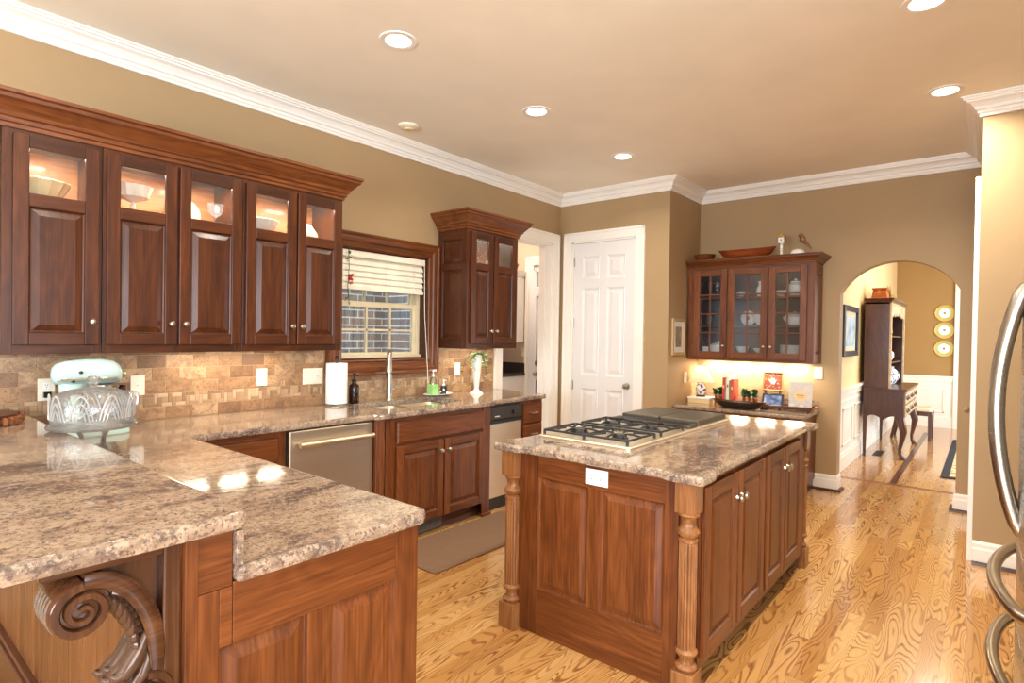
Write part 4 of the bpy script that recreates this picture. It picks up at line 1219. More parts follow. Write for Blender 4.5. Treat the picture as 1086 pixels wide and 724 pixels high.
# ---------------------------------------------------------------- cooktop
t = thing('gas_cooktop', 'stainless gas cooktop with black grates set into the island', 'cooktop', (3.12, 1.56, CT))
cx0, cx1, cy0, cy1 = 2.44, 3.80, 1.285, 1.825
m = MB().use(M['steel']).slab(round_poly([(cx0, cy0), (cx1, cy0), (cx1, cy1), (cx0, cy1)], .015, 3), [(0, CT), (0, CT + .008), (.006, CT + .013), (.010, CT + .013)]); m.build('tray', t)
def burner(x, y, r):
    b = MB().use(M['iron']); b.lathe([(r * 1.25, 0), (r * 1.2, .008), (r, .010), (r, .020), (r * .9, .026), (0, .027)], (x, y, CT + .013), 20, cap=False); b.build('burner', t)
def grate(x0, x1, y0, y1):
    b = MB().use(M['iron']); z = CT + .036; r = .006
    ym = (y0 + y1) / 2
    b.tube([(x0, y0, z), (x1, y0, z), (x1, y1, z), (x0, y1, z)], r, 6, True); b.tube([(x0, ym, z), (x1, ym, z)], r, 6)
    for (ya, yb) in ((y0, ym), (ym, y1)):
        yc = (ya + yb) / 2; xc = (x0 + x1) / 2
        for (px, py) in ((x0, yc), (x1, yc), (xc, ya), (xc, yb)):
            d = Vector((xc - px, yc - py, 0)); e = Vector((px, py, 0)) + d * .72
            b.tube([(px, py, z), (px + d.x * .4, py + d.y * .4, z + .008), (e.x, e.y, z + .006)], [.006, .006, .004], 6)
        for sx in (-1, 1):
            for sy in (-1, 1):
                b.tube([(xc + sx * (x1 - x0) / 2, yc + sy * (yb - ya) / 2, z), (xc + sx * .05, yc + sy * .05, z + .007)], .005, 6)
    for px in (x0, x1):
        for py in (y0, ym, y1): b.tube([(px, py, z), (px, py, CT + .012)], .007, 6)
    b.build('grate', t)
    burner((x0 + x1) / 2, (y0 + ym) / 2, .036); burner((x0 + x1) / 2, (ym + y1) / 2, .045)
grate(2.475, 2.765, 1.315, 1.805); grate(2.84, 3.12, 1.315, 1.805)
gd = plain('grey_griddle', (88, 82, 72), .42, .55)
m = MB().use(gd).box(3.185, 3.30, 1.300, 1.82, CT + .012, CT + .030); m.build('downdraft_vent', t, bevel=.005)
m = MB().use(M['black']); [m.box(3.20 + .018 * k, 3.209 + .018 * k, 1.33, 1.79, CT + .0302, CT + .0312) for k in range(5)]; m.build('vent_slots', t)
for a, b in ((1.305, 1.555), (1.562, 1.815)):
    m = MB().use(gd).box(3.335, 3.79, a, b, CT + .012, CT + .044); m.build('grill_cover', t, bevel=.006)
for k in range(4):
    m = MB().use(M['black']).lathe([(.017, 0), (.016, .014), (.013, .018), (0, .018)], (3.152, 1.36 + k * .1, CT + .013), 14, cap=False); m.build('control_knob', t)
# ---------------------------------------------------------------- things on the counters
# wood slab
t = thing('wood_slab_board', 'round bark-edged wood slab on the bar top at the left edge', 'board', (.43, 3.27, 1.036))
rr = random.Random(2); ol = []
for k in range(36):
    a = 2 * pi * k / 36; r = .15 + .006 * sin(5 * a) + rr.uniform(-.003, .003); ol.append((.43 + r * cos(a), 3.27 + r * sin(a)))
m = MB().use(W['x']).slab(ol, [(.008, 1.037), (.006, 1.040), (.006, 1.078), (.010, 1.080)]); m.build('board', t)
bk = MB().use(plain('bark', (120, 70, 34), .9, var=.5, scale=60, bump=None))
for k in range(36):
    p, q = ol[k], ol[(k + 1) % 36]
    bk.tube([(p[0], p[1], 1.040), (p[0] * 1.0, p[1], 1.058), (p[0], p[1], 1.074 + rr.uniform(-.004, .003))], [.010, .013 + rr.uniform(-.003, .003), .008], 6)
bk.build('bark_edge', t)

# stand mixer
mx, my = .80, 3.47
t = thing('stand_mixer', 'pale mint stand mixer with a clear glass bowl', 'mixer', (mx + .07, my, CT))
m = MB().use(M['mint']).slab(round_poly([(mx - .05, my - .09), (mx + .25, my - .09), (mx + .25, my + .09), (mx - .05, my + .09)], .07, 6), [(.004, CT), (0, CT + .006), (.002, CT + .028), (.012, CT + .036), (.03, CT + .040)]); m.build('base', t)
m = MB().use(M['mint']); n = 18; rg = []
for z, cx, rx, ry in ((.03, mx + .012, .062, .070), (.07, mx + .008, .048, .055), (.13, mx + .004, .042, .048), (.19, mx + .004, .044, .048), (.24, mx + .012, .056, .052), (.262, mx + .02, .066, .054)):
    rg.append([(cx + rx * cos(2 * pi * k / n), my + ry * sin(2 * pi * k / n), CT + z) for k in range(n)])
m.add([p for r in rg for p in r], [(i * n + k, i * n + (k + 1) % n, i * n + n + (k + 1) % n, i * n + n + k) for i in range(5) for k in range(n)] + [tuple(range(n)), tuple(5 * n + k for k in range(n))], True); m.build('pedestal', t)
hd = MB().use(M['mint']); prof = [(-.075, .0, .305), (-.070, .035, .305), (-.055, .054, .306), (-.02, .066, .308), (.06, .070, .312), (.13, .070, .312), (.18, .064, .308), (.205, .052, .302), (.216, .034, .298), (.218, .0, .296)]
rg = []; n = 24
for x, r, zc in prof:
    rg.append([(mx + x, my + r * .88 * cos(2 * pi * k / n), CT + zc + (r if sin(2 * pi * k / n) > 0 else r * .86) * sin(2 * pi * k / n)) for k in range(n)])
hd.add([p for r in rg for p in r], [(i * n + k, i * n + (k + 1) % n, i * n + n + (k + 1) % n, i * n + n + k) for i in range(len(prof) - 1) for k in range(n)], True); head = hd.build('motor_head', t)
m = MB().use(M['nickel'])
m.box(mx - .055, mx + .185, my - .0635, my + .0635, CT + .276, CT + .290)
m.lathe([(.012, 0), (.018, .004), (.018, .022), (.012, .026), (0, .026)], (mx + .212, my, CT + .300), 14, 'x', cap=False)
m.lathe([(.038, .0), (.044, .004), (.044, .020), (.040, .024)], (mx + .135, my, CT + .228), 20)
m.build('trim_band', t, bevel=.002)
m = MB().use(M['mint']).lathe([(.036, 0), (.040, .004), (.042, .024), (.046, .028)], (mx + .135, my, CT + .204), 20); m.use(M['nickel']).lathe([(.006, 0), (.006, .05)], (mx + .135, my, CT + .155), 10); m.build('beater_hub', t)
m = MB().use(M['black']).lathe([(0, -.074), (.008, -.073), (.008, -.060), (0, -.060)], (mx + .03, my, CT + .318), 10, 'y', cap=False); m.lathe([(0, -.074), (.007, -.073), (.007, -.05), (0, -.05)], (mx + .0, my, CT + .276), 10, 'y', cap=False); m.build('speed_lever', t)
m = MB().use(M['clear']).lathe([(.05, .042), (.056, .046), (.070, .07), (.092, .12), (.102, .18), (.106, .24), (.103, .24), (.099, .18), (.089, .12), (.066, .072), (.05, .05), (0, .048)], (mx + .135, my, CT), 28, cap=False); m.tube([(mx + .235, my - .04, CT + .215), (mx + .275, my - .06, CT + .2), (mx + .275, my - .06, CT + .13), (mx + .225, my - .04, CT + .10)], .007, 8); m.build('glass_bowl', t)

# cake stand
kx, ky = .735, 2.84
t = thing('cake_stand', 'cut crystal cake stand with a tall domed lid before the mixer', 'cake stand', (kx, ky, CT))
fl = lambda k, i: 1 + .022 * cos(k * pi)
m = MB().use(M['crystal']).lathe([(.080, .0), (.082, .006), (.066, .020), (.048, .045), (.042, .07), (.046, .09), (.056, .110), (.075, .122)], (kx, ky, CT), 36, flute=fl); m.build('foot', t)
m = MB().use(M['crystal']).lathe([(0, .142), (.138, .146), (.153, .150), (.155, .158), (.150, .166), (.142, .158), (0, .156)], (kx, ky, CT - .020), 48, cap=False, flute=lambda k, i: 1 + .012 * cos(k * pi)); m.build('plate', t)
kz = CT - .020
dm = MB().use(M['crystal']).lathe([(.134, .160), (.138, .166), (.142, .19), (.142, .235), (.135, .268), (.116, .290), (.08, .304), (.036, .312), (.02, .316)], (kx, ky, kz), 72, cap=False, flute=lambda k, i: 1 + (.022 * abs(sin(k * pi / 9)) if 1 < i < 6 else 0))
dm.lathe([(.018, .312), (.012, .322), (.020, .332), (.026, .344), (.018, .356), (0, .362)], (kx, ky, kz), 16, cap=False)
dm = dm.build('dome_lid', t)
rb = MB().use(M['crystal_cut'])
for k in range(9):
    a0_ = 2 * pi * k / 9
    for s in (.05, .09, .13):
        pts = []
        for q in range(9):
            f = -1 + q / 4; ang = a0_ + f * s * 2.2; z = .19 + s * .75 * (1 - f * f) ; pts.append((kx + .144 * cos(ang), ky + .144 * sin(ang), kz + z))
        rb.tube(pts, .003, 5)
rb.build('cut_pattern', dm)

# paper towels
t = thing('paper_towel_holder', 'white paper towel roll on an upright metal holder', 'paper towels', (2.43, 3.655, CT))
m = MB().use(M['nickel']).lathe([(0, 0), (.085, 0), (.086, .006), (.080, .012), (.02, .014), (0, .014)], (2.43, 3.655, CT), 28, cap=False); m.use(M['pewter']).lathe([(.007, .01), (.007, .335), (.014, .338), (.016, .352), (.008, .362), (0, .364)], (2.43, 3.655, CT), 12, cap=False); m.build('holder', t)
m = MB().use(M['paper']).lathe([(.02, .016), (.074, .016), (.076, .020), (.076, .306), (.074, .310), (.02, .310), (.02, .016)], (2.43, 3.655, CT), 36, cap=False); m.build('paper_roll', t)

# dark soap bottle
t = thing('soap_dispenser', 'dark amber soap bottle with pump beside the paper towels', 'bottle', (2.605, 3.69, CT))
m = MB().use(M['amber']).lathe([(0, 0), (.036, 0), (.038, .006), (.038, .115), (.034, .135), (.016, .150), (.014, .165), (0, .165)], (2.605, 3.69, CT), 22, cap=False); m.build('bottle', t)
m = MB().use(M['black']).lathe([(.016, .160), (.017, .180), (.006, .184), (.006, .212), (.010, .214), (.010, .224), (0, .226)], (2.605, 3.69, CT), 14, cap=False); m.tube([(2.605, 3.69, CT + .218), (2.605, 3.65, CT + .216), (2.605, 3.642, CT + .208)], .005, 8); m.build('pump', t)

# tray with soaps
tx, ty = 3.44, 3.655
m = MB().use(M['porcelain'])
ol = [(tx + .155 * cos(2 * pi * k / 32), ty + .088 * sin(2 * pi * k / 32)) for k in range(32)]
m.slab(ol, [(.05, CT + .001), (.045, CT + .004), (.0, CT + .018), (.003, CT + .020), (.05, CT + .008)])
o = m.build('soap_tray'); tag(o, 'oval white china tray beside the sink', 'tray')
def pump_bottle(name, label, x, y, body, liquid, r, h, square=False):
    t = thing(name, label, 'bottle', (x, y, CT + .008))
    z = CT + .008
    if square:
        m = MB().use(liquid).slab(round_poly([(x - r, y - r), (x + r, y - r), (x + r, y + r), (x - r, y + r)], r * .4, 4), [(.002, z), (0, z + .004), (0, z + h * .8), (.008, z + h)]); m.build('bottle', t)
        m = MB().use(M['clear']).lathe([(r * .8, h), (r * .75, h * 1.35), (r * .35, h * 1.6), (r * .35, h * 1.75), (0, h * 1.75)], (x, y, z), 18, cap=False); m.build('neck', t); top = h * 1.7
    else:
        m = MB().use(liquid).lathe([(0, 0), (r, 0), (r, h * .6), (r * .9, h * .9), (r * .4, h), (0, h)], (x, y, z), 18, cap=False)
        m.use(M['porcelain'])
        for k in range(6): m.ball((x + r * .9 * cos(k), y + r * .9 * sin(k), z + h * .2 + h * .6 * ((k * 7) % 5) / 5), .011, seg=8, rings=5)
        m.build('bottle', t); top = h
    m = MB().use(M['porcelain']).lathe([(.013, top - .004), (.014, top + .014), (.005, top + .018), (.005, top + .04), (.010, top + .042), (.009, top + .054), (0, top + .056)], (x, y, z), 12, cap=False); m.tube([(x, y, z + top + .048), (x, y - .035, z + top + .046)], .005, 7); m.build('pump', t)
pump_bottle('soap_bottle', 'pale green hand soap bottle with white pump on the china tray', 3.385, 3.66, None, M['green_soap'], .038, .095, True)
pump_bottle('soap_bottle', 'small black-and-white spotted bottle with white pump on the china tray', 3.505, 3.655, None, M['black'], .032, .075)

# vase with ivy
vx, vy = 3.80, 3.54
t = thing('bud_vase', 'tall slender white vase with ivy and pale flowers', 'vase', (vx, vy, CT))
m = MB().use(M['porcelain']).lathe([(0, 0), (.062, 0), (.060, .010), (.028, .030), (.020, .05), (.024, .08), (.036, .20), (.047, .33), (.050, .355), (.046, .355), (.042, .33), (.02, .12), (0, .10)], (vx, vy, CT), 28, cap=False); m.build('vase', t)
st = MB().use(M['leaf_dark']); lv = MB().use(M['leaf']); r = random.Random(11)
def leaf(mb, p, s, az, tilt):
    d = Vector((cos(az), sin(az), tilt)).normalized(); sd = d.cross(Vector((0, 0, 1))).normalized(); up = sd.cross(d)
    P = Vector(p)
    pts = [P, P + d * s * .4 + sd * s * .38 + up * s * .08, P + d * s * .55, P + d * s * .4 - sd * s * .38 + up * s * .08, P + d * s]
    mb.add([tuple(q) for q in pts], [(0, 1, 2), (0, 2, 3), (1, 4, 2), (2, 4, 3)])
for k, (dx, dy, dz, ln) in enumerate([(.10, -.03, -.12, 12), (.085, -.05, -.20, 14), (.07, -.06, -.05, 10), (-.21, -.02, -.14, 9), (-.15, -.05, -.26, 11), (-.10, .02, -.03, 6), (.05, -.02, -.01, 5), (.02, -.04, .0, 5), (.12, .02, -.05, 7)]):
    pts = []
    for q in range(ln):
        f = q / (ln - 1)
        pts.append((vx + dx * (f ** .7), vy + dy * f, CT + .345 + .022 * sin(f * pi) + dz * f * f))
    st.tube(pts, .0022, 5)
    for q in range(1, ln):
        for z in range(2): leaf(lv, (pts[q][0] + r.uniform(-.01, .01), pts[q][1] + r.uniform(-.01, .01), pts[q][2]), r.uniform(.034, .058), r.uniform(0, 6.28), r.uniform(-.5, .5))
st.build('stems', t); lv.build('leaves', t, recalc=False)
for (dx, dz) in ((-.115, .345), (-.10, .28), (.055, .365), (.045, .34), (-.06, .215), (-.02, .37), (-.13, .35)):
    c = (vx + dx, vy - .04, CT + dz)
    fl = MB().use(M['petal'])
    for k in range(5): leaf(fl, c, .036, k * 1.256, .5)
    fl.build('flower', t, recalc=False)

# hanging ornament at the left of the window
t = thing('hanging_garland', 'small garland of red berries and leaves hanging at the window', 'ornament', (2.60, 3.765, 1.95))
gx, gy = 2.592, 3.765
m = MB().use(M['leaf_dark']).tube([(gx, gy, 2.12), (gx + .008, gy, 1.95), (gx - .005, gy - .004, 1.8), (gx + .012, gy, 1.66)], .003, 6); m.build('string', t)
lv = MB().use(M['leaf_dark']); be = MB().use(M['red'])
for k in range(26):
    z = 2.10 - .44 * r.random(); leaf(lv, (gx + r.uniform(-.012, .012), gy + r.uniform(-.012, .008), z), r.uniform(.022, .036), r.uniform(0, 6.28), r.uniform(-1.2, .2))
for k in range(9): be.ball((gx + r.uniform(-.006, .032), gy - .012 + r.uniform(-.006, .006), 1.90 - .075 * r.random()), .011, seg=8, rings=6)
lv.build('leaves', t, recalc=False); be.build('berries', t)

# ---------------------------------------------------------------- china cabinet
CX, CZ0, CZ1 = 5.905, 1.225, 2.165; c0, c1 = 1.252, 2.455
t = thing('china_cabinet', 'cherry wall cabinet with three glazed doors full of china', 'cabinet', (6.07, 1.85, CZ0))
m = MB().use(WL['z']).box(CX, XB - .002, c0, c0 + .018, CZ0, CZ1).box(CX, XB - .002, c1 - .018, c1, CZ0, CZ1).use(WL['y']).box(CX, XB - .002, c0 + .018, c1 - .018, CZ0 + .012, CZ0 + .032).box(CX, XB - .002, c0 + .018, c1 - .018, CZ1 - .02, CZ1)
m.use(plain('dark_cabinet_lining', (74, 70, 72), .7)).box(XB - .014, XB - .002, c0 + .018, c1 - .018, CZ0 + .03, CZ1 - .02); m.build('body', t, bevel=.002)
T = FX(CX)
CS = [1.300, 1.585, 1.872]
for z in CS[1:]:
    s = MB().use(WL['y']).box(CX + .035, XB - .016, c0 + .02, c1 - .02, z - .018, z); s.build('shelf', t)
s = MB().use(WL['y']).box(CX + .035, XB - .016, c0 + .02, c1 - .02, CS[0] - .018, CS[0]); s.build('shelf', t)
m = MB(); m.T = T; m.use(WL['z'])
for a, b in ((c0, c0 + .055), (1.635, 1.665), (2.022, 2.052), (c1 - .075, c1)): m.box(a, b, -.018, .001, CZ0, CZ1)
m.use(WL['y']).box(c0, c1, -.018, .0005, CZ0, CZ0 + .045).box(c0, c1, -.018, .0005, 2.13, CZ1); m.build('face_frame', t, bevel=.002)
for a, b, kk in ((1.300, 1.640, 1.614), (1.652, 2.030, 1.678), (2.044, 2.384, 2.068)):
    cab_door(T, a, b, 1.252, 2.148, .002, t, h='y', st=.062, grid=(2, 4), knob_at=(kk, 1.375), kr=.013, pane=M['cab_glass'], panels=False)
F = FY(c0); m = MB(); m.T = F
m.use(WL['z']).box(CX, CX + .06, 0, .012, CZ0, CZ1).box(XB - .07, XB - .002, 0, .012, CZ0, CZ1).use(WL['x']).box(CX + .06, XB - .07, 0, .012, CZ0, CZ0 + .09).box(CX + .06, XB - .07, 0, .012, CZ1 - .09, CZ1)
m.use(WL['z']); panel_rings(m, CX + .06, XB - .07, CZ0 + .09, CZ1 - .09, [(0, .010), (.004, .001), (.010, .001), (.03, .009)]); m.build('side_panel', t, bevel=.002)
m = MB().use(WL['y']).sweep([(o_ * .78, CZ1 - .004 + z * .62) for o_, z in CORN], [(CX, c1 + .001), (CX, c0), (XB - .002, c0)]); m.build('cornice', t)
m = MB().use(WL['y']).box(CX, XB - .002, c0, c1, CZ1, CZ1 + .088); m.build('top_board', t)
TOPZ = CZ1 + .0885

def onshelf(name, label, cat, prof, y, z, x=6.05, mat='porcelain', flute=None, handle=None, spout=None):
    t = thing(name, label, cat, (x, y, z), 'china in the glazed cabinet')
    m = MB().use(M[mat]).lathe(prof, (x, y, z), 22, cap=False, flute=flute); m.build('body', t)
    if handle:
        m = MB().use(M[mat]).tube([(x, y + handle[0] + handle[2] * sin(pi * k / 8), z + handle[1] + handle[3] * (k / 8)) for k in range(9)], .005, 7); m.build('handle', t)
    if spout:
        m = MB().use(M[mat]).tube([(x, y + spout[0], z + spout[1]), (x, y + spout[0] - .03, z + spout[1] + .02), (x, y + spout[0] - .05, z + spout[1] + .06)], [.014, .010, .007], 8); m.build('spout', t)
    return t
def plate_stack(label, y, z, n, r):
    for k in range(n):
        m = MB().use(M['porcelain']).lathe([(0, .004), (r * .55, .003), (r * .6, 0), (r * .65, .004), (r, .014), (r * .99, .018), (r * .6, .009), (0, .008)], (0, 0, 0), 22, cap=False)
        o = m.build('plate'); o.location = (6.06, y, z + .011 * k); tag(o, label, 'plate', 'stacked plates: ' + label)
gob = [(0, 0), (.028, 0), (.026, .004), (.005, .010), (.005, .07), (.022, .085), (.033, .12), (.030, .16), (.027, .16), (.029, .12), (.018, .09), (0, .085)]
for k, y in enumerate((2.12, 2.19, 2.26)):
    m = MB().use(M['crystal']).lathe(gob, seg=18, cap=False); o = m.build('goblet'); o.location = (6.03, y, CS[2]); tag(o, 'crystal goblet, %s of three on the top shelf left' % ('rightmost', 'middle', 'leftmost')[k], 'glass', 'goblets on the top shelf')
cup = [(0, 0), (.022, 0), (.030, .02), (.042, .06), (.040, .06), (.026, .02), (0, .006)]
jug = [(0, 0), (.04, 0), (.055, .04), (.052, .08), (.032, .12), (.036, .145), (.042, .155), (.038, .155), (.03, .12), (0, .11)]
onshelf('cream_jug', 'white jug on the top shelf of the middle glazed door', 'jug', jug, 1.75, CS[2], handle=(-.05, .05, -.035, .08), spout=(.03, .10))
onshelf('teacup', 'white teacup on the top shelf left of the white jug', 'cup', cup, 1.95, CS[2], handle=(.035, .015, .02, .035))
onshelf('teapot', 'large white teapot on the top shelf of the right glazed door', 'teapot', [(0, 0), (.05, 0), (.085, .05), (.08, .10), (.045, .13), (.05, .14), (.012, .15), (.016, .165), (0, .17)], 1.44, CS[2], handle=(-.08, .04, -.04, .08), spout=(.07, .05))
onshelf('gravy_boat', 'low white gravy boat on the top shelf left of the teapot', 'gravy boat', [(0, 0), (.035, 0), (.03, .01), (.06, .03), (.07, .055), (.066, .055), (.04, .02), (0, .015)], 1.575, CS[2], handle=(.06, .02, .03, .04))
m = MB().use(M['porcelain']).lathe([(0, 0), (.045, .0), (.075, .010), (.078, .014), (.045, .006), (0, .006)], axis='y', seg=24, cap=False); m.use(M['copper']).lathe([(0, .0), (.02, -.001), (.02, .0065)], axis='y', seg=16, cap=False)
o = m.build('display_plate'); o.location = (6.17, 1.92, CS[1] + .079); o.rotation_euler = (radians(0), 0, radians(-90)); tag(o, 'small white plate standing on edge on the middle shelf', 'plate')
onshelf('mixing_bowl', 'stout white bowl on the middle shelf of the middle door', 'bowl', bowlp(.085, .11), 1.755, CS[1])
onshelf('soup_tureen', 'wide white tureen on the middle shelf of the right door', 'tureen', [(0, 0), (.06, 0), (.10, .05), (.11, .08), (.09, .10), (.05, .12), (.012, .13), (0, .14)], 1.44, CS[1])
for k, (y, lb) in enumerate(((2.15, 'green-tinted glass tumbler at the right on the middle shelf'), (2.27, 'green-tinted glass tumbler at the left on the middle shelf'))):
    m = MB().use(M['crystal']).lathe([(0, 0), (.03, 0), (.04, .13), (.037, .13), (.027, .006), (0, .006)], seg=18, cap=False); o = m.build('tumbler'); o.location = (6.04, y, CS[1]); tag(o, lb, 'glass')
plate_stack('white plate in the stack on the bottom shelf of the right door', 1.47, CS[0], 8, .105)
onshelf('casserole', 'white covered casserole on the bottom shelf of the left door', 'casserole', [(0, 0), (.08, 0), (.095, .03), (.095, .08), (.06, .10), (.012, .105), (.014, .12), (0, .124)], 2.17, CS[0])
onshelf('ramekin', 'small white ramekin at the far left of the bottom shelf', 'bowl', [(0, 0), (.04, 0), (.045, .06), (.04, .06), (.036, .01), (0, .01)], 2.31, CS[0])
onshelf('cereal_bowl', 'white bowl on the bottom shelf of the middle door, left', 'bowl', bowlp(.07, .07), 1.93, CS[0]); onshelf('sauce_dish', 'white dish on the bottom shelf of the middle door, right', 'bowl', bowlp(.075, .055), 1.75, CS[0])

# on top of the china cabinet
m = MB().use(WL['y']).lathe([(0, 0), (.06, 0), (.09, .020), (.112, .068), (.105, .068), (.08, .024), (0, .016)], seg=28, cap=False); o = m.build('wooden_bowl'); o.location = (5.965, 2.31, TOPZ); tag(o, 'small round wooden bowl at the left on top of the china cabinet', 'bowl')
m = MB().use(wood('dough_wood', 'y', (92, 40, 18), (132, 62, 28), (166, 88, 44)))
ol = [(.11 * sin(2 * pi * k / 40), .285 * cos(2 * pi * k / 40)) for k in range(40)]
n = 40; rg = []
for s, z in ((.55, 0), (.62, .004), (.8, .03), (1.0, .084), (.95, .084), (.72, .03), (.4, .014)):
    rg.append([(p[0] * s, p[1] * s, z + (.018 * (abs(p[1]) / .285) ** 3 if s > .9 else 0)) for p in ol])
m.add([p for q in rg for p in q], [(i * n + k, i * n + (k + 1) % n, (i + 1) * n + (k + 1) % n, (i + 1) * n + k) for i in range(6) for k in range(n)] + [tuple(range(n)), tuple(6 * n + k for k in range(n))], True)
o = m.build('dough_bowl', angle=60); o.location = (5.97, 1.885, TOPZ); tag(o, 'long carved wooden dough bowl on top of the china cabinet', 'bowl')
t = thing('birdhouse_candlestick', 'small white birdhouse on a turned post above the china cabinet', 'ornament', (5.93, 1.545, TOPZ))
m = MB().use(M['porcelain']).lathe([(0, 0), (.028, 0), (.026, .010), (.012, .02), (.010, .05), (.018, .06), (.010, .07), (.014, .09), (.010, .11), (.02, .122), (0, .122)], (5.93, 1.545, TOPZ), 18, cap=False); m.build('post', t)
m = MB().use(M['porcelain']).box(5.905, 5.955, 1.52, 1.57, TOPZ + .121, TOPZ + .175); m.use(M['black']).lathe([(0, 0), (.007, 0), (.007, -.001), (0, -.001)], (5.9048, 1.545, TOPZ + .15), 10, 'x', cap=False); m.build('house', t)
m = MB().use(plain('straw_roof', (190, 150, 78), .7)).add([(5.893, 1.508, TOPZ + .174), (5.967, 1.508, TOPZ + .174), (5.967, 1.582, TOPZ + .174), (5.893, 1.582, TOPZ + .174), (5.93, 1.545, TOPZ + .225)], [(0, 1, 4), (1, 2, 4), (2, 3, 4), (3, 0, 4), (3, 2, 1, 0)]); m.lathe([(.003, .21), (.003, .236), (0, .24)], (5.93, 1.545, TOPZ), 8, cap=False); m.build('roof', t)
o = MB().use(M['porcelain']).lathe([(.0, 0), (.064, 0), (.064, .020), (.052, .040), (.026, .052), (0, .055)], (0, 0, 0), 22, cap=False).build('porcelain_dome'); o.location = (5.93, 1.40, TOPZ); tag(o, 'low white porcelain dome at the right on top of the china cabinet', 'ornament')
t = thing('wall_bird', 'carved wooden bird mounted on the wall above the china cabinet', 'ornament', (XB - .04, 1.42, 2.43))
m = MB().use(wood('bird_wood', 'z', (110, 70, 40), (150, 100, 62), (180, 128, 84)))
m.ball((XB - .04, 1.425, 2.44), .022, .026, .036, 14, 10); m.ball((XB - .045, 1.442, 2.478), .016, .018, .016, 12, 8); m.tube([(XB - .04, 1.455, 2.48), (XB - .04, 1.468, 2.477)], [.006, .001], 6); m.tube([(XB - .035, 1.41, 2.42), (XB - .02, 1.37, 2.37), (XB - .015, 1.345, 2.34)], [.016, .010, .003], 8); m.tube([(XB - .001, 1.42, 2.42), (XB - .03, 1.42, 2.42)], .004, 6)
m.build('body', t)

puck_bar('under_cabinet_light', 'under-cabinet light beneath the glazed china cabinet', 6.13, 6.19, 1.32, 2.38, CZ0 + .010, 4, 13, along='y', group='under-cabinet lights')

# ---------------------------------------------------------------- buffet
BZ = .767
t = thing('buffet_cabinet', 'cherry buffet base cabinet under the china cabinet', 'cabinet', (5.95, 1.86, 0))
bx = 5.66
m = MB().use(WL['z']).box(bx, XB - .002, 1.275, YS - .002, .10, BZ - .036).use(EW['y']).box(bx + .06, XB - .01, 1.29, YS - .01, 0, .10); m.build('body', t, bevel=.002)
T = FX(bx); m = MB(); m.T = T
m.use(WL['z']).box(1.275, 1.33, 0, .004, .10, BZ - .036).box(2.41, 2.465, 0, .004, .10, BZ - .036).use(WL['y']).box(1.275, 2.465, 0, .003, .70, BZ - .036); m.build('face_frame', t)
for a, b in ((1.335, 1.69), (1.70, 2.05), (2.06, 2.41)):
    drawer(T, a, b, .575, .70, .003, t, h='y', knob_at=((a + b) / 2, .637)); cab_door(T, a, b, .13, .56, .003, t, h='y', knob_at=(b - .03, .50))
m = MB().use(M['granite2']).slab(round_poly([(5.60, 1.245), (XB - .002, 1.245), (XB - .002, YS - .002), (5.60, YS - .002)], [.03, .003, .003, .003], 4), EDGE(BZ - .036, BZ)); o = m.build('buffet_countertop'); tag(o, 'granite counter of the buffet under the china cabinet', 'countertop')
o = MB().use(M['granite2']).box(XB - .02, XB - .002, 1.26, YS - .004, BZ + .0005, BZ + .09).build('granite_upstand', bevel=.002); tag(o, 'low granite upstand along the wall behind the buffet', 'backsplash')

# lamp on a box
ly, lx = 2.335, 6.0
t = thing('decorative_box', 'low pale box under the table lamp on the buffet', 'box', (lx, ly, BZ))
m = MB().use(M['cream']).box(lx - .10, lx + .09, ly - .13, ly + .10, BZ, BZ + .045); m.build('box', t, bevel=.003); m = MB().use(M['white']).box(lx - .105, lx + .095, ly - .135, ly + .105, BZ + .045, BZ + .062); m.build('lid', t, bevel=.003)
t = thing('table_lamp', 'small table lamp with blue and white vase base on the buffet', 'lamp', (lx, ly, BZ + .062))
z = BZ + .0625
def bw():
    t_ = NT('blue_white_china'); n = t_.noise(t_.coords(), 26, 3)
    return t_.bsdf(t_.ramp(n, [(.50, srgb(238, 236, 232)), (.56, srgb(60, 76, 130))]), .15)
m = MB().use(M['pewter']).lathe([(0, 0), (.05, 0), (.048, .012), (.034, .020), (0, .02)], (lx, ly, z), 20, cap=False); m.build('base', t)
m = MB().use(bw()).lathe([(.028, .018), (.030, .026), (.05, .06), (.054, .09), (.04, .125), (.022, .14), (.026, .155), (.014, .16), (0, .16)], (lx, ly, z), 24, cap=False); m.build('vase_body', t)
m = MB().use(M['nickel']).lathe([(.008, .158), (.008, .30), (.012, .305), (.006, .33), (0, .332)], (lx, ly, z), 10, cap=False); m.build('stem', t)
sh = NT('lamp_shade'); pb = sh.n('ShaderNodeBsdfDiffuse'); pb.inputs[0].default_value = srgb(238, 222, 192); tl = sh.n('ShaderNodeBsdfTranslucent'); tl.inputs[0].default_value = srgb(240, 220, 184); mm = sh.n('ShaderNodeMixShader'); mm.inputs[0].default_value = .45; sh.l(pb.outputs[0], mm.inputs[1]); sh.l(tl.outputs[0], mm.inputs[2]); sh.l(mm.outputs[0], sh.out.inputs[0])
m = MB().use(sh.m).lathe([(.130, .160), (.098, .215), (.072, .275), (.058, .325)], (lx, ly, z), 28, cap=False); m.build('lamp_shade', t)
bl_ = bpy.data.lights.new('table_lamp_bulb', 'POINT'); bl_.energy = 1.0; bl_.color = HOT; bl_.shadow_soft_size = .03
bo = bpy.data.objects.new('table_lamp_bulb', bl_); COL.objects.link(bo); bo.parent = t; bo.location = (0.0, 0, .25)

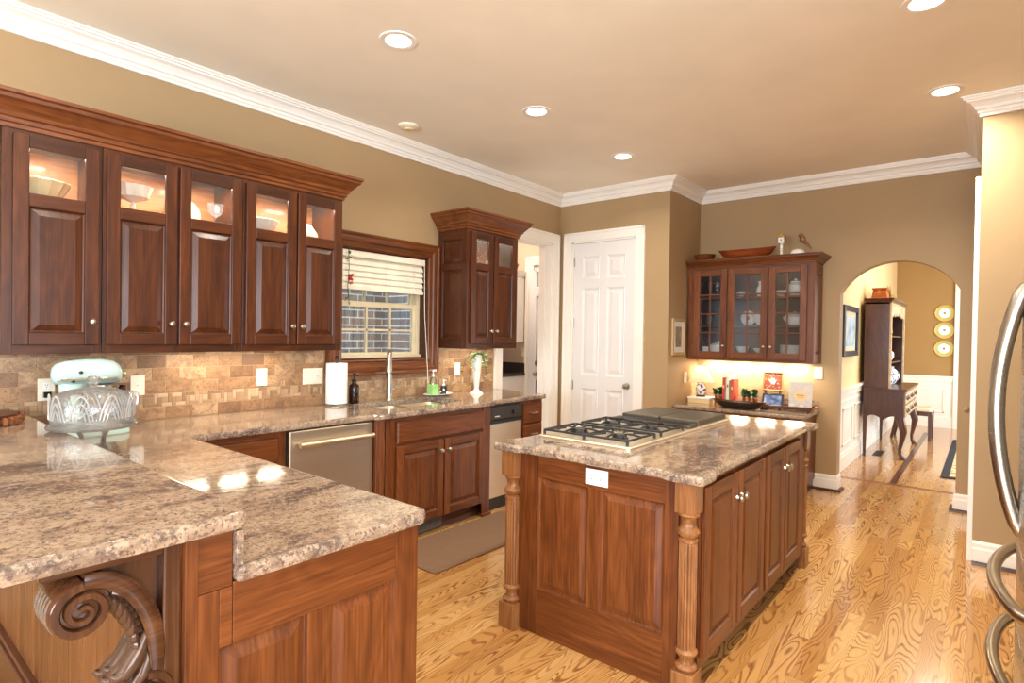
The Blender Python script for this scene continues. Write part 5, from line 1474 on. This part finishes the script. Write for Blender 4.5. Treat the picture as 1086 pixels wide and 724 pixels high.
# boat-shaped tray
def boat():
    m = MB().use(M['pewter']); n = 44; rg = []
    def el(s, sx): return [(.088 * sx * sin(2 * pi * k / n) * abs(sin(2 * pi * k / n)) ** .2, .27 * s * cos(2 * pi * k / n)) for k in range(n)]
    for s, sx, z in ((.55, .5, 0), (.70, .72, .012), (1.0, 1.0, .066), (.98, .96, .068), (.7, .7, .018), (.5, .45, .010)):
        rg.append([(p[0], p[1], z + (.022 * (abs(p[1]) / .27) ** 4 if s > .9 else 0)) for p in el(s, sx)])
    m.add([p for q in rg for p in q], [(i * n + k, i * n + (k + 1) % n, (i + 1) * n + (k + 1) % n, (i + 1) * n + k) for i in range(5) for k in range(n)] + [tuple(range(n)), tuple(5 * n + k for k in range(n))], True)
    o = m.build('boat_tray', angle=60); o.location = (5.765, 1.865, BZ); return o
tag(boat(), 'dark pewter boat-shaped tray at the front of the buffet', 'tray')

# books between planters
by = 2.075
for k, (w_, h, col, lb) in enumerate([(.026, .285, (196, 72, 50), 'tall red book at the left end of the buffet row'), (.012, .270, (150, 150, 140), 'thin grey book second from the left in the buffet row'), (.026, .300, (240, 228, 206), 'cream book, tallest of the buffet row'), (.014, .258, (120, 140, 104), 'thin green book beside the cream book'), (.030, .268, (206, 84, 58), 'thick red book at the right end of the buffet row')]):
    t = thing('book', lb, 'book', (5.98, by - w_ / 2, BZ), 'books standing on the buffet')
    m = MB().use(plain('book_cloth_%d' % k, col, .6)); a, b = by - w_, by - .0008; x0, x1 = 5.90, 6.06; zz = BZ + .0005
    m.box(x0, x1, a, a + .0025, zz, zz + h).box(x0, x1, b - .0025, b, zz, zz + h).box(x0, x0 + .003, a + .0025, b - .0025, zz, zz + h); m.build('cover', t)
    m = MB().use(M['paper']).box(x0 + .004, x1 - .005, a + .003, b - .003, zz + .004, zz + h - .005); m.build('pages', t)
    m = MB().use(M['cream'] if k in (0, 4) else M['copper']); m.box(x0 - .0006, x0 + .0002, a + w_ * .2, b - w_ * .2, zz + h * .62, zz + h * .72); m.build('spine_band', t)
    by -= w_ + .001
def planter(name, y, label, n=3):
    t = thing(name, label, 'plant', (5.99, y, BZ))
    for k in range(n):
        yy = y + (k - (n - 1) / 2) * .05
        m = MB().use(M['copper']).lathe([(0, 0), (.015, 0), (.018, .012), (.014, .05), (.019, .085), (.022, .09), (.017, .09), (0, .08)], (5.99, yy, BZ), 14, cap=False); m.build('pot', t)
        lf = MB().use(M['leaf_dark']); rq = random.Random(k)
        for q in range(26): leaf(lf, (5.99 + rq.uniform(-.012, .012), yy + rq.uniform(-.012, .012), BZ + .085 + rq.uniform(0, .06)), rq.uniform(.045, .07), rq.uniform(0, 6.28), rq.uniform(.4, 1.8))
        lf.build('foliage', t, recalc=False)
planter('copper_planter', 2.145, 'copper cup planters with green sprigs left of the books', 2)
planter('copper_planter', 1.835, 'copper cup planters with green sprigs right of the books', 3)

# red ornamental plate in a gold frame
t = thing('framed_tile', 'ornate red tile with white motif in a gold frame', 'picture', (6.16, 1.66, BZ + .18))
Tq = lambda u, w_, v: Vector((6.17 + v * .12 - w_, 1.66 + u, BZ + .17 + v))
def red_mat():
    t_ = NT('red_arabesque'); v = t_.coords(); n = t_.voro(v, 42); return t_.bsdf(t_.ramp(n.outputs[0], [(.24, srgb(206, 176, 136)), (.36, srgb(160, 74, 50))]), .5)
m = MB().use(red_mat()); m.T = Tq; m.box(-.085, .085, 0, .012, 0, .17); m.build('tile', t)
m = MB().use(plain('gilt_frame', (168, 126, 72), .4, .3)); m.T = Tq
for k in range(40):
    f = k / 40 * 4; i = int(f); q = f - i; s = .092
    p = [(-s + 2 * s * q, 0), (s, 2 * s * q), (s - 2 * s * q, 2 * s), (-s, 2 * s - 2 * s * q)][i]
    m.ball((p[0], .012, p[1] - .006), .011, .008, .011, 8, 5)
m.build('frame', t)
m = MB().use(M['porcelain']); m.T = Tq
for k in range(6): m.ball((.018 * cos(k * pi / 3), .013, .086 + .022 * sin(k * pi / 3)), .010, .003, .012, 8, 5)
m.ball((0, .014, .086), .010, .004, .012, 8, 5); m.build('motif', t)
m = MB().use(M['pewter']); m.T = Tq; m.box(-.075, -.065, -.03, .02, -.17 + .0, -.0); m.box(.065, .075, -.03, .02, -.17, 0); m.box(-.08, .08, -.02, .03, -.012, -.002); m.build('easel', t)

# low dark tray and the things on it
t = thing('serving_tray', 'dark wooden footed tray at the right end of the buffet', 'tray', (5.96, 1.47, BZ))
m = MB().use(EW['y']).box(5.86, 6.06, 1.235, 1.72, BZ + .022, BZ + .036).box(5.86, 5.874, 1.235, 1.72, BZ + .036, BZ + .052).box(6.046, 6.06, 1.235, 1.72, BZ + .036, BZ + .052); m.build('tray', t, bevel=.003)
for yy in (1.27, 1.68): m = MB().use(EW['y']).box(5.88, 6.04, yy - .015, yy + .015, BZ, BZ + .022); m.build('foot', t)
for yy, s in ((1.235, -1), (1.72, 1)): m = MB().use(M['copper']).tube([(5.92, yy, BZ + .045), (5.92, yy + s * .03, BZ + .055), (6.0, yy + s * .03, BZ + .055), (6.0, yy, BZ + .045)], .005, 7); m.build('handle', t)
TZ = BZ + .0365
t = thing('smart_display', 'small tablet display tilted back on the dark tray', 'screen', (5.95, 1.60, TZ))
Tq = lambda u, w_, v: Vector((5.92 + v * .35 - w_, 1.60 + u, TZ + v))
m = MB().use(M['black']); m.T = Tq; m.box(-.098, .098, -.012, 0, .0, .115); m.build('bezel', t, bevel=.004)
def scr():
    t_ = NT('screen_picture'); n = t_.noise(t_.coords(), 22, 3); e = t_.n('ShaderNodeEmission'); t_.l(t_.ramp(n, [(.35, srgb(96, 106, 150)), (.5, srgb(150, 158, 190)), (.65, srgb(206, 206, 214))]), e.inputs[0]); e.inputs[1].default_value = .8; t_.l(e.outputs[0], t_.out.inputs[0]); return t_.m
m = MB().use(scr()); m.T = Tq; m.box(-.078, .078, 0, .001, .016, .098); m.build('screen', t)
m = MB().use(M['black']).prism([(5.945, TZ), (6.03, TZ), (5.97, TZ + .09)], 'y', 1.55, 1.65); m.build('stand', t)
t = thing('cookbook', 'grey-white cookbook with a cream emblem standing against the wall', 'book', (6.0, 1.36, TZ))
Tq = lambda u, w_, v: Vector((5.985 + v * .16 - w_, 1.365 + u, TZ + .004 + v))
m = MB().use(plain('cookbook_cover', (206, 198, 190), .5, var=.12, scale=40)); m.T = Tq; m.box(-.10, .10, 0, .003, 0, .235); m.box(-.10, .10, -.022, -.019, 0, .235); m.box(.097, .10, -.019, 0, 0, .235); m.build('cover', t)
m = MB().use(M['paper']); m.T = Tq; m.box(-.096, .096, -.0188, -.0003, .004, .231); m.build('pages', t)
m = MB().use(M['cream']); m.T = Tq; m.prism([(.062 * cos(2 * pi * k / 24), .10 + .045 * sin(2 * pi * k / 24) + (.012 if k in (5, 6, 7, 17, 18, 19) and 0 else 0)) for k in range(24)], 'y', .003, .0042); m.use(M['copper']); m.box(-.035, .035, .0042, .005, .105, .115); m.box(-.025, .025, .0042, .005, .090, .096); m.build('emblem', t)
for k, (x, y, h, lb) in enumerate(((5.90, 1.405, .035, 'small white votive candle, left of the pair before the cookbook'), (5.90, 1.33, .03, 'small white votive candle, right of the pair before the cookbook'))):
    t = thing('votive_candle', lb, 'candle', (x, y, TZ)); m = MB().use(M['porcelain']).lathe([(0, 0), (.02, 0), (.024, h), (.019, h), (.016, .01), (0, .01)], (x, y, TZ), 16, cap=False); m.build('cup', t); m = MB().use(M['cream']).lathe([(0, .005), (.0155, .011), (.0175, h - .006), (0, h - .008)], (x, y, TZ), 12, cap=False); m.build('wax', t)

outlet_plate(FX(XB), 1.262, 1.128, 'switch_plate', 'ivory switch plate on the wall right of the china cabinet', kind='switch')
outlet_plate(FY(YS), 5.90, 1.03, 'switch_plate', 'narrow ivory switch plate on the closet side wall above the lamp', kind='switch')
def framed(name, label, T, u0, u1, v0, v1, frame_mat, mat_mat, art, fr=.03, depth=.025, matw=.04):
    t = thing(name, label, 'picture', T((u0 + u1) / 2, 0, v0))
    m = MB().use(frame_mat); m.T = T
    for a, b, c, d in ((u0, u0 + fr, v0, v1), (u1 - fr, u1, v0, v1), (u0 + fr, u1 - fr, v0, v0 + fr), (u0 + fr, u1 - fr, v1 - fr, v1)): m.box(a, b, .001, depth, c, d)
    m.build('frame', t, bevel=.004)
    m = MB().use(mat_mat); m.T = T; m.box(u0 + fr, u1 - fr, .001, depth * .45, v0 + fr, v1 - fr); m.build('mat_board', t)
    m = MB().use(art); m.T = T; m.box(u0 + fr + matw, u1 - fr - matw, depth * .45, depth * .48, v0 + fr + matw, v1 - fr - matw); m.build('print', t)
    return t
def art_mat(name, cols, sc):
    t_ = NT(name); n = t_.noise(t_.coords(), sc, 4); return t_.bsdf(t_.ramp(n, [(.3, srgb(*cols[0])), (.5, srgb(*cols[1])), (.7, srgb(*cols[2]))]), .4)
framed('framed_print', 'small gold-framed print on the closet side wall', FY(YS), 5.53, 5.84, 1.27, 1.645, plain('pale_gold_frame', (190, 162, 118), .45, .1), M['porcelain'], art_mat('botanical_print', ((190, 170, 130), (150, 140, 110), (96, 90, 76)), 20), .028, .022, .055)
# ---------------------------------------------------------------- laundry room
t = thing('laundry_cabinet', 'white wall cabinet in the laundry room beyond the doorway', 'cabinet', (5.85, 5.05, 1.35))
m = MB().use(M['white']).box(5.30, LX - .012, 4.90, 5.58, 1.35, 2.24); m.build('body', t, bevel=.003)
m = MB().use(M['white']).sweep([(0, 2.24), (.02, 2.25), (.045, 2.29), (.05, 2.31), (0, 2.31)], [(5.25, 4.90), (LX - .012, 4.90)]); m.build('cornice', t)
for a, b in ((5.32, 5.74), (5.75, 6.17)):
    m = MB().use(M['white']); m.T = FY(4.90); m.box(a, b, .001, .018, 1.37, 2.22); m.build('door', t, bevel=.003)
t = thing('laundry_counter', 'laundry base cabinet with dark counter beyond the doorway', 'cabinet', (5.85, 5.1, 0))
m = MB().use(M['white']).box(5.0, LX - .012, 4.88, 5.58, 0, .90); m.build('body', t)
m = MB().use(plain('dark_granite', (62, 56, 54), .2)).box(4.98, LX - .012, 4.85, 5.58, .90, .94).box(4.98, LX - .012, 5.555, 5.58, .94, 1.05).box(LX - .03, LX - .012, 4.86, 5.555, .94, 1.07); m.build('dark_counter', t)
outlet_plate(FX(LX - .001), 4.90, 1.22, 'switch_plate', 'ivory switch plate beside the laundry door', kind='switch')
t = thing('wicker_basket', 'small wicker basket on top of the laundry cabinet', 'basket', (6.0, 5.0, 2.311))
bk = MB().use(plain('wicker', (150, 96, 54), .8, var=.4, scale=90))
for k in range(8): bk.tube([(6.0 + (.085 + .004 * k) * cos(a * pi / 10), 5.0 + (.085 + .004 * k) * sin(a * pi / 10), 2.318 + .012 * k) for a in range(20)], .007, 6, True)
bk.lathe([(0, 0), (.085, 0), (.085, .006), (0, .006)], (6.0, 5.0, 2.3115), 20, cap=False); bk.build('weave', t)
area('laundry_ceiling_glow', (5.3, 4.8, 2.98), (0, 0, -1), .5, .5, 20, (1, .92, .82))

# ---------------------------------------------------------------- recessed lights and detector
def downlight(x, y, label, power=11):
    t = thing('recessed_light', label, 'light', (x, y, CEIL), 'recessed ceiling lights')
    m = MB().use(M['white']).lathe([(.070, -.004), (.078, -.007), (.100, -.005), (.102, 0), (.070, 0), (.070, -.004)], (x, y, CEIL), 36, cap=False); m.build('trim_ring', t)
    m = MB().use(M['lamp']).lathe([(0, -.003), (.071, -.003), (.071, -.001), (0, -.001)], (x, y, CEIL), 30, cap=False); m.build('lens', t)
    d = bpy.data.lights.new('downlight', 'AREA'); d.shape = 'DISK'; d.size = .13; d.energy = power; d.color = WARM; d.spread = radians(150)
    o = bpy.data.objects.new('downlight', d); COL.objects.link(o); o.parent = t; o.location = (0, 0, -.012)
    return t
downlight(2.02, 2.50, 'recessed ceiling light nearest the long upper cabinets')
downlight(3.265, 2.50, 'recessed ceiling light in the middle of the left row')
downlight(4.54, 2.51, 'recessed ceiling light nearest the pantry door')
downlight(4.56, .235, 'recessed ceiling light near the arch and the right wall corner', 24)
downlight(3.31, .25, 'recessed ceiling light cut by the top edge of the photo', 24)
downlight(2.05, .25, 'recessed ceiling light of the right row, above the near end of the island')
downlight(.78, 2.50, 'recessed ceiling light over the peninsula')
downlight(.80, .25, 'recessed ceiling light of the right row, nearest the raised bar')
t = thing('ceiling_speaker', 'small round cream sensor on the ceiling near the window wall', 'detector', (2.895, 3.45, CEIL))
m = MB().use(M['plate']).lathe([(.075, 0), (.076, -.012), (.06, -.022), (.03, -.026), (0, -.026)], (2.895, 3.45, CEIL), 28, cap=False); m.build('cover', t)
m = MB().use(M['cream']).lathe([(.032, -.0255), (.030, -.034), (0, -.035)], (2.895, 3.45, CEIL), 18, cap=False); m.build('grille', t)

# ---------------------------------------------------------------- refrigerator
fx0, fx1, fy = 2.42, 3.43, -.135
t = thing('refrigerator', 'stainless steel refrigerator with bowed handles at the right edge', 'refrigerator', ((fx0 + fx1) / 2, -.5, 0))
m = MB().use(M['dark_panel']).box(fx0 + .01, fx1 - .01, -.94, fy - .065, .04, 1.80).use(M['black']).box(fx0 + .03, fx1 - .03, -.9, fy - .08, 0, .04); m.build('case', t, bevel=.006)
def bowed(a, b, z0, z1, name):
    c = (fx0 + fx1) / 2; half = (fx1 - fx0) / 2; n = 14
    pts = []
    for k in range(n + 1):
        x = a + (b - a) * k / n
        pts.append((x, fy + .030 * (1 - ((x - c) / half) ** 2) - (.010 if k in (0, n) else 0)))
    poly = pts + [(b, fy - .06), (a, fy - .06)]
    m = MB().use(M['steel_v']).prism(poly, 'z', z0, z1, smooth=True); return m.build(name, t, bevel=.004, angle=30)
cxf = (fx0 + fx1) / 2
dl = bowed(fx0, cxf - .003, .70, 1.78, 'door'); dr = bowed(cxf + .003, fx1, .70, 1.78, 'door')
d1 = bowed(fx0, fx1, .385, .69, 'freezer_drawer'); d2 = bowed(fx0, fx1, .06, .375, 'freezer_drawer')
def flatbar(pts, par, w=.016):
    m = MB().use(M['steel_v'] if par in (dl, dr) else M['nickel']).tube(pts, w, 12, flat=None); return m.build('handle', par)
for x, par in ((cxf - .04, dl), (cxf + .055, dr)):
    ya = fy + .028; pts = []
    for k in range(25):
        f = k / 24; pts.append((x, ya - .004 + .078 * sin(pi * f) ** .8 if 0 < k < 24 else ya - .01, .735 + .93 * f))
    flatbar(pts, par, .026)
for z, par in ((.555, d1), (.255, d2)):
    pts = []
    for k in range(29):
        f = k / 28; x = fx0 + .06 + (fx1 - fx0 - .12) * f
        yb = fy + .030 * (1 - ((x - cxf) / ((fx1 - fx0) / 2)) ** 2)
        pts.append((x, yb + .068 * sin(pi * f) ** .55 if 0 < k < 28 else yb - .008, z))
    flatbar(pts, par, .022)

# ---------------------------------------------------------------- dining hall
framed('framed_picture', 'dark-framed blue and cream picture on the hall wall', FY(YH), 7.10, 8.0, 1.27, 1.84, plain('dark_blue_frame', (44, 48, 54), .3), plain('cream_mat', (222, 206, 170), .6), art_mat('blue_landscape', ((96, 136, 170), (170, 196, 214), (226, 222, 204)), 5), .06, .05, .05)

x0, x1, yb, yf, yh = 8.43, 9.95, YH - .047, .765, .925
t = thing('secretary_desk', 'dark mahogany secretary desk with open hutch and cabriole legs', 'desk', (9.2, 1.0, 0))
def scal(x):   # scalloped apron side
    pts = [(yf, .47), (yf, .835), (yb, .835), (yb, .47)]
    n = 16
    for k in range(1, n): f = k / n; pts.append((yb + (yf - yb) * f, .47 + .055 * abs(sin(f * pi * 2)) * (1 if .12 < f < .88 else .4)))
    return pts
m = MB().use(EW['z'])
for x in (x0, x1 - .02): m.prism(scal(x), 'x', x, x + .02)
m.use(EW['x']).box(x0 + .02, x1 - .02, yb - .015, yb, .47, .835).box(x0 + .02, x1 - .02, yf, yf + .02, .50, .835); m.build('body', t, bevel=.002)
m = MB().use(EW['x']).box(x0 - .02, x1 + .02, yf - .03, yb + .005, .835, .862); m.build('desk_top', t, bevel=.006)
F = FY(yf); dwood = wood('lit_drawer_wood', 'x', (160, 134, 104), (194, 170, 136), (222, 202, 170), rough=.25)  # drawer fronts coloured pale to carry the light they reflect
for k in range(3):
    for z0, z1 in ((.52, .66), (.675, .82)):
        a = x0 + .05 + k * (x1 - x0 - .1) / 3 + .01; b = a + (x1 - x0 - .1) / 3 - .02
        m = MB().use(dwood); m.T = F; m.box(a, b, -.002, .014, z0, z1); d = m.build('drawer', t, bevel=.004)
        for q in (.28, .72):
            kx_ = a + (b - a) * q
            h = MB().use(M['pewter']); h.T = F; h.tube([(kx_ - .035, .014, (z0 + z1) / 2), (kx_ - .02, .03, (z0 + z1) / 2 - .02), (kx_ + .02, .03, (z0 + z1) / 2 - .02), (kx_ + .035, .014, (z0 + z1) / 2)], .006, 6); h.box(kx_ - .045, kx_ + .045, .014, .017, (z0 + z1) / 2 - .018, (z0 + z1) / 2 + .022); h.build('handle', d)
def cabriole(x, y, sx):
    m = MB().use(EW['z']); m.tube([(x, y, .50), (x - .0, y - .012, .42), (x, y - .03, .34), (x, y - .012, .22), (x, y + .006, .12), (x, y + .0, .06), (x, y - .022, .022)], [.040, .046, .040, .026, .019, .020, .030], 12)
    m.lathe([(0, 0), (.032, 0), (.038, .012), (.030, .028), (0, .03)], (x, y - .028, 0), 14, cap=False); m.build('leg', t)
cabriole(x0 + .035, yf + .03, 1); cabriole(x1 - .035, yf + .03, 1)
for x in (x0 + .0, x1 - .045): m = MB().use(EW['z']).add([(x, yb - .045, .50), (x + .045, yb - .045, .50), (x + .045, yb, .50), (x, yb, .50), (x + .006, yb - .035, 0), (x + .036, yb - .035, 0), (x + .036, yb - .006, 0), (x + .006, yb - .006, 0)], [(0, 1, 2, 3), (4, 5, 6, 7), (0, 1, 5, 4), (1, 2, 6, 5), (2, 3, 7, 6), (3, 0, 4, 7)]); m.build('leg', t)
m = MB().use(EW['z']).box(x0 + .01, x0 + .03, yh, yb, .862, 1.93).box(x1 - .03, x1 - .01, yh, yb, .862, 1.93).box(x0 + .03, x1 - .03, yb - .012, yb, .862, 1.93).use(EW['x']).box(x0 + .01, x1 - .01, yh, yb, 1.91, 1.93); m.build('hutch', t)
for z in (1.16, 1.50): m = MB().use(EW['x']).box(x0 + .03, x1 - .03, yh + .02, yb - .012, z, z + .018); m.build('shelf', t)
m = MB().use(dwood); m.T = FY(yh)
for a, b in ((x0 + .008, x0 + .09), (x1 - .09, x1 - .008)): m.box(a, b, -.004, .014, .862, 1.93)
pts = [(x0 + .09, 1.93), (x1 - .09, 1.93)]; n = 40; L = x1 - x0 - .18
for k in range(n + 1): f = k / n; pts.append((x1 - .09 - L * f, 1.83 - .05 * abs(sin(f * pi * 6)) - .03 * abs(cos(f * pi))))
m.prism(pts, 'y', -.004, .012); m.build('fretwork', t)
m = MB().use(EW['x']).sweep([(0, 1.925), (.012, 1.93), (.02, 1.95), (.04, 1.965), (.046, 1.98), (0, 1.98)], [(x0 + .01, yb), (x0 + .01, yh), (x1 - .01, yh), (x1 - .01, yb)]); m.build('cornice', t)
m = MB().use(EW['x']).box(x0 + .01, x1 - .01, yh, yb, 1.931, 1.979); m.build('top_board', t)
BWm = bw()
def pot(name, label, x, y, z, s, mat, cat='pot'):
    t2 = thing(name, label, cat, (x, y, z)); m = MB().use(mat).lathe([(0, 0), (.05 * s, 0), (.09 * s, .06 * s), (.085 * s, .12 * s), (.04 * s, .16 * s), (.045 * s, .175 * s), (.012 * s, .185 * s), (.015 * s, .2 * s), (0, .21 * s)], (x, y, z), 20, cap=False); m.build('body', t2)
    m = MB().use(mat).tube([(x - .08 * s, y - .0, z + .12 * s), (x - .14 * s, y, z + .10 * s), (x - .13 * s, y, z + .05 * s), (x - .085 * s, y, z + .05 * s)], .008 * s, 7); m.tube([(x + .08 * s, y, z + .06 * s), (x + .13 * s, y, z + .10 * s), (x + .15 * s, y, z + .15 * s)], [.016 * s, .011 * s, .008 * s], 7); m.build('handle_and_spout', t2)
pot('teapot', 'large blue and white teapot on the desk inside the hutch', 9.1, 1.04, .8625, 1.25, BWm, 'teapot')
pot('coffee_pot', 'second blue and white pot deeper inside the hutch', 9.5, 1.04, .8625, 1.35, BWm, 'teapot')
pot('ginger_jar', 'round blue and white jar on the middle hutch shelf', 9.15, 1.04, 1.1785, 1.0, BWm, 'jar')
pot('yellow_jug', 'small yellow pitcher on the upper hutch shelf', 9.15, 1.04, 1.5185, .75, plain('yellow_glaze', (206, 160, 60), .2), 'jug')
t = thing('wooden_chest', 'small orange-brown chest on top of the secretary desk', 'box', (8.72, 1.06, 1.981))
m = MB().use(wood('chest_wood', 'y', (146, 70, 30), (178, 96, 48), (204, 124, 70))); m.add([(8.60, .98, 1.981), (8.86, .98, 1.981), (8.86, 1.155, 1.981), (8.60, 1.155, 1.981), (8.62, .995, 2.10), (8.84, .995, 2.10), (8.84, 1.14, 2.10), (8.62, 1.14, 2.10)], [(0, 3, 2, 1), (4, 5, 6, 7), (0, 1, 5, 4), (1, 2, 6, 5), (2, 3, 7, 6), (3, 0, 4, 7)]); m.build('box', t, bevel=.004)
m = MB().use(wood('chest_wood_lid', 'y', (146, 70, 30), (178, 96, 48), (204, 124, 70))).box(8.61, 8.85, .985, 1.15, 2.101, 2.125); m.build('lid', t, bevel=.006)
m = MB().use(M['copper']).box(8.612, 8.618, 1.055, 1.085, 2.045, 2.10).box(8.597, 8.606, .99, 1.15, 1.99, 2.0); m.build('clasp', t)
t = thing('ceramic_cat', 'small mottled reclining animal figurine beside the chest', 'ornament', (9.1, 1.0, 1.981))
m = MB().use(plain('mottled_clay', (146, 118, 62), .5, var=.5, scale=40)); m.tube([(9.3, 1.0, 2.03), (9.18, .99, 2.045), (9.06, .995, 2.05), (8.98, 1.0, 2.08), (8.95, 1.0, 2.11)], [.030, .05, .045, .028, .026], 12); m.ball((8.935, 1.0, 2.125), .036, .03, .03, 12, 8)
m.tube([(8.93, .985, 2.15), (8.93, .982, 2.175)], [.012, .002], 6); m.tube([(8.93, 1.015, 2.15), (8.93, 1.018, 2.175)], [.012, .002], 6)
for yy in (.975, 1.02): m.tube([(9.0, yy, 2.03), (8.95, yy, 1.995), (8.90, yy, 1.993)], [.018, .014, .012], 8)
m.tube([(9.3, 1.0, 2.03), (9.36, .98, 2.0), (9.38, .96, 1.995)], [.02, .012, .008], 8); m.tube([(9.2, .97, 2.03), (9.16, .95, 1.998), (9.1, .95, 1.994)], [.03, .02, .012], 8); m.build('body', t)

# side chair by the far end of the desk
t = thing('dining_chair', 'dark wooden side chair with pale seat beyond the desk', 'chair', (10.55, .83, 0))
cx_, cy_ = 10.55, .83
for sx in (-.2, .2):
    m = MB().use(EW['z']).add([(cx_ + sx - .022, cy_ - .23, .0), (cx_ + sx + .022, cy_ - .23, 0), (cx_ + sx + .022, cy_ - .19, 0), (cx_ + sx - .022, cy_ - .19, 0), (cx_ + sx - .026, cy_ - .235, .42), (cx_ + sx + .026, cy_ - .235, .42), (cx_ + sx + .026, cy_ - .185, .42), (cx_ + sx - .026, cy_ - .185, .42)], [(0, 3, 2, 1), (4, 5, 6, 7), (0, 1, 5, 4), (1, 2, 6, 5), (2, 3, 7, 6), (3, 0, 4, 7)]); m.build('leg', t)
    m = MB().use(EW['z']).tube([(cx_ + sx * .9, cy_ + .26, 0), (cx_ + sx * .9, cy_ + .21, .25), (cx_ + sx * .9, cy_ + .20, .45), (cx_ + sx * .9, cy_ + .26, .80), (cx_ + sx * .85, cy_ + .31, .98)], [.02, .022, .022, .019, .016], 8); m.build('leg', t)
m = MB().use(EW['x']).box(cx_ - .21, cx_ + .21, cy_ - .23, cy_ + .2, .36, .425); m.build('seat_rail', t, bevel=.004)
m = MB().use(plain('pale_seat_fabric', (226, 208, 178), .9)).slab(round_poly([(cx_ - .22, cy_ - .24), (cx_ + .22, cy_ - .24), (cx_ + .20, cy_ + .18), (cx_ - .20, cy_ + .18)], .05, 4), [(.004, .425), (0, .44), (.006, .462), (.03, .475), (.07, .478)]); m.build('seat', t)
m = MB().use(EW['z']).tube([(cx_, cy_ + .20, .45), (cx_, cy_ + .23, .65), (cx_, cy_ + .29, .93)], [.03, .055, .05], 8, flat=None); m.use(EW['x']).tube([(cx_ - .20, cy_ + .30, .95), (cx_ - .1, cy_ + .315, .985), (cx_ + .1, cy_ + .315, .985), (cx_ + .20, cy_ + .30, .95)], .022, 8); m.build('backrest', t)

# rug
t = thing('hall_rug', 'beige patterned rug with a navy border on the hall floor', 'rug', (9.2, -.35, 0))
m = MB().use(plain('navy_border', (40, 42, 50), .9)).slab(round_poly([(7.66, -1.05), (10.72, -1.05), (10.72, .36), (7.66, .36)], .01, 2), [(0, .002), (0, .008), (.004, .010)]); m.build('border', t)
def rugm():
    t_ = NT('rug_field'); v = t_.coords(); n = t_.voro(v, 9); q = t_.noise(v, 16, 4)
    c = t_.ramp(t_.math('ADD', t_.math('MULTIPLY', n.outputs[0], .8), t_.math('MULTIPLY', q, .6)), [(.30, srgb(120, 116, 96)), (.5, srgb(206, 188, 148)), (.72, srgb(226, 208, 170)), (.85, srgb(176, 140, 100))]); return t_.bsdf(c, .95)
m = MB().use(rugm()).box(7.75, 10.63, -.97, .285, .0095, .0112); m.build('field', t)

# plates on the gold wall
pg_ = plain('gold_rim', (206, 174, 92), .35); pgr = plain('green_band', (168, 188, 116), .35); pw_ = M['porcelain']
for z, lb in ((1.932, 'top one of the three green and gold plates on the far wall'), (1.645, 'middle one of the three green and gold plates on the far wall'), (1.338, 'lowest of the three green and gold plates on the far wall')):
    t = thing('wall_plate', lb, 'plate', (XF, .557, z), 'plates on the gold wall')
    T_ = lambda a, b, c: Vector((XF - .002 - b, .557 + a, z + c))
    for mm, prof, nm in ((pg_, [(.138, .018), (.134, .022), (.105, .012), (.10, 0), (.13, .010), (.138, .018)], 'rim'), (pgr, [(.1045, .0125), (.078, .009), (.072, .001), (.10, .001)], 'green_band'), (pw_, [(.0775, .0092), (.03, .009), (.0, .009)], 'centre')):
        m = MB().use(mm); m.T = T_; m.lathe(prof, axis='y', seg=28, cap=False); m.build(nm, t)
    m = MB().use(M['copper']); m.T = T_; m.lathe([(.020, .0093), (.018, .0105), (0, .0105)], axis='y', seg=14, cap=False); m.build('motif', t)
fr_ = thing('floor_register', 'dark metal floor register beside the hall wainscot', 'vent', (8.75, 1.06, 0))
m = MB().use(M['pewter']).box(8.55, 8.95, 1.0, 1.10, .0, .005); [m.box(8.57 + .03 * k, 8.585 + .03 * k, 1.01, 1.09, .005, .007) for k in range(12)]; m.build('grille', fr_)
area('hall_ceiling_glow', (8.6, .2, 3.0), (0, 0, -1), .8, .8, 30, (1, .9, .72))
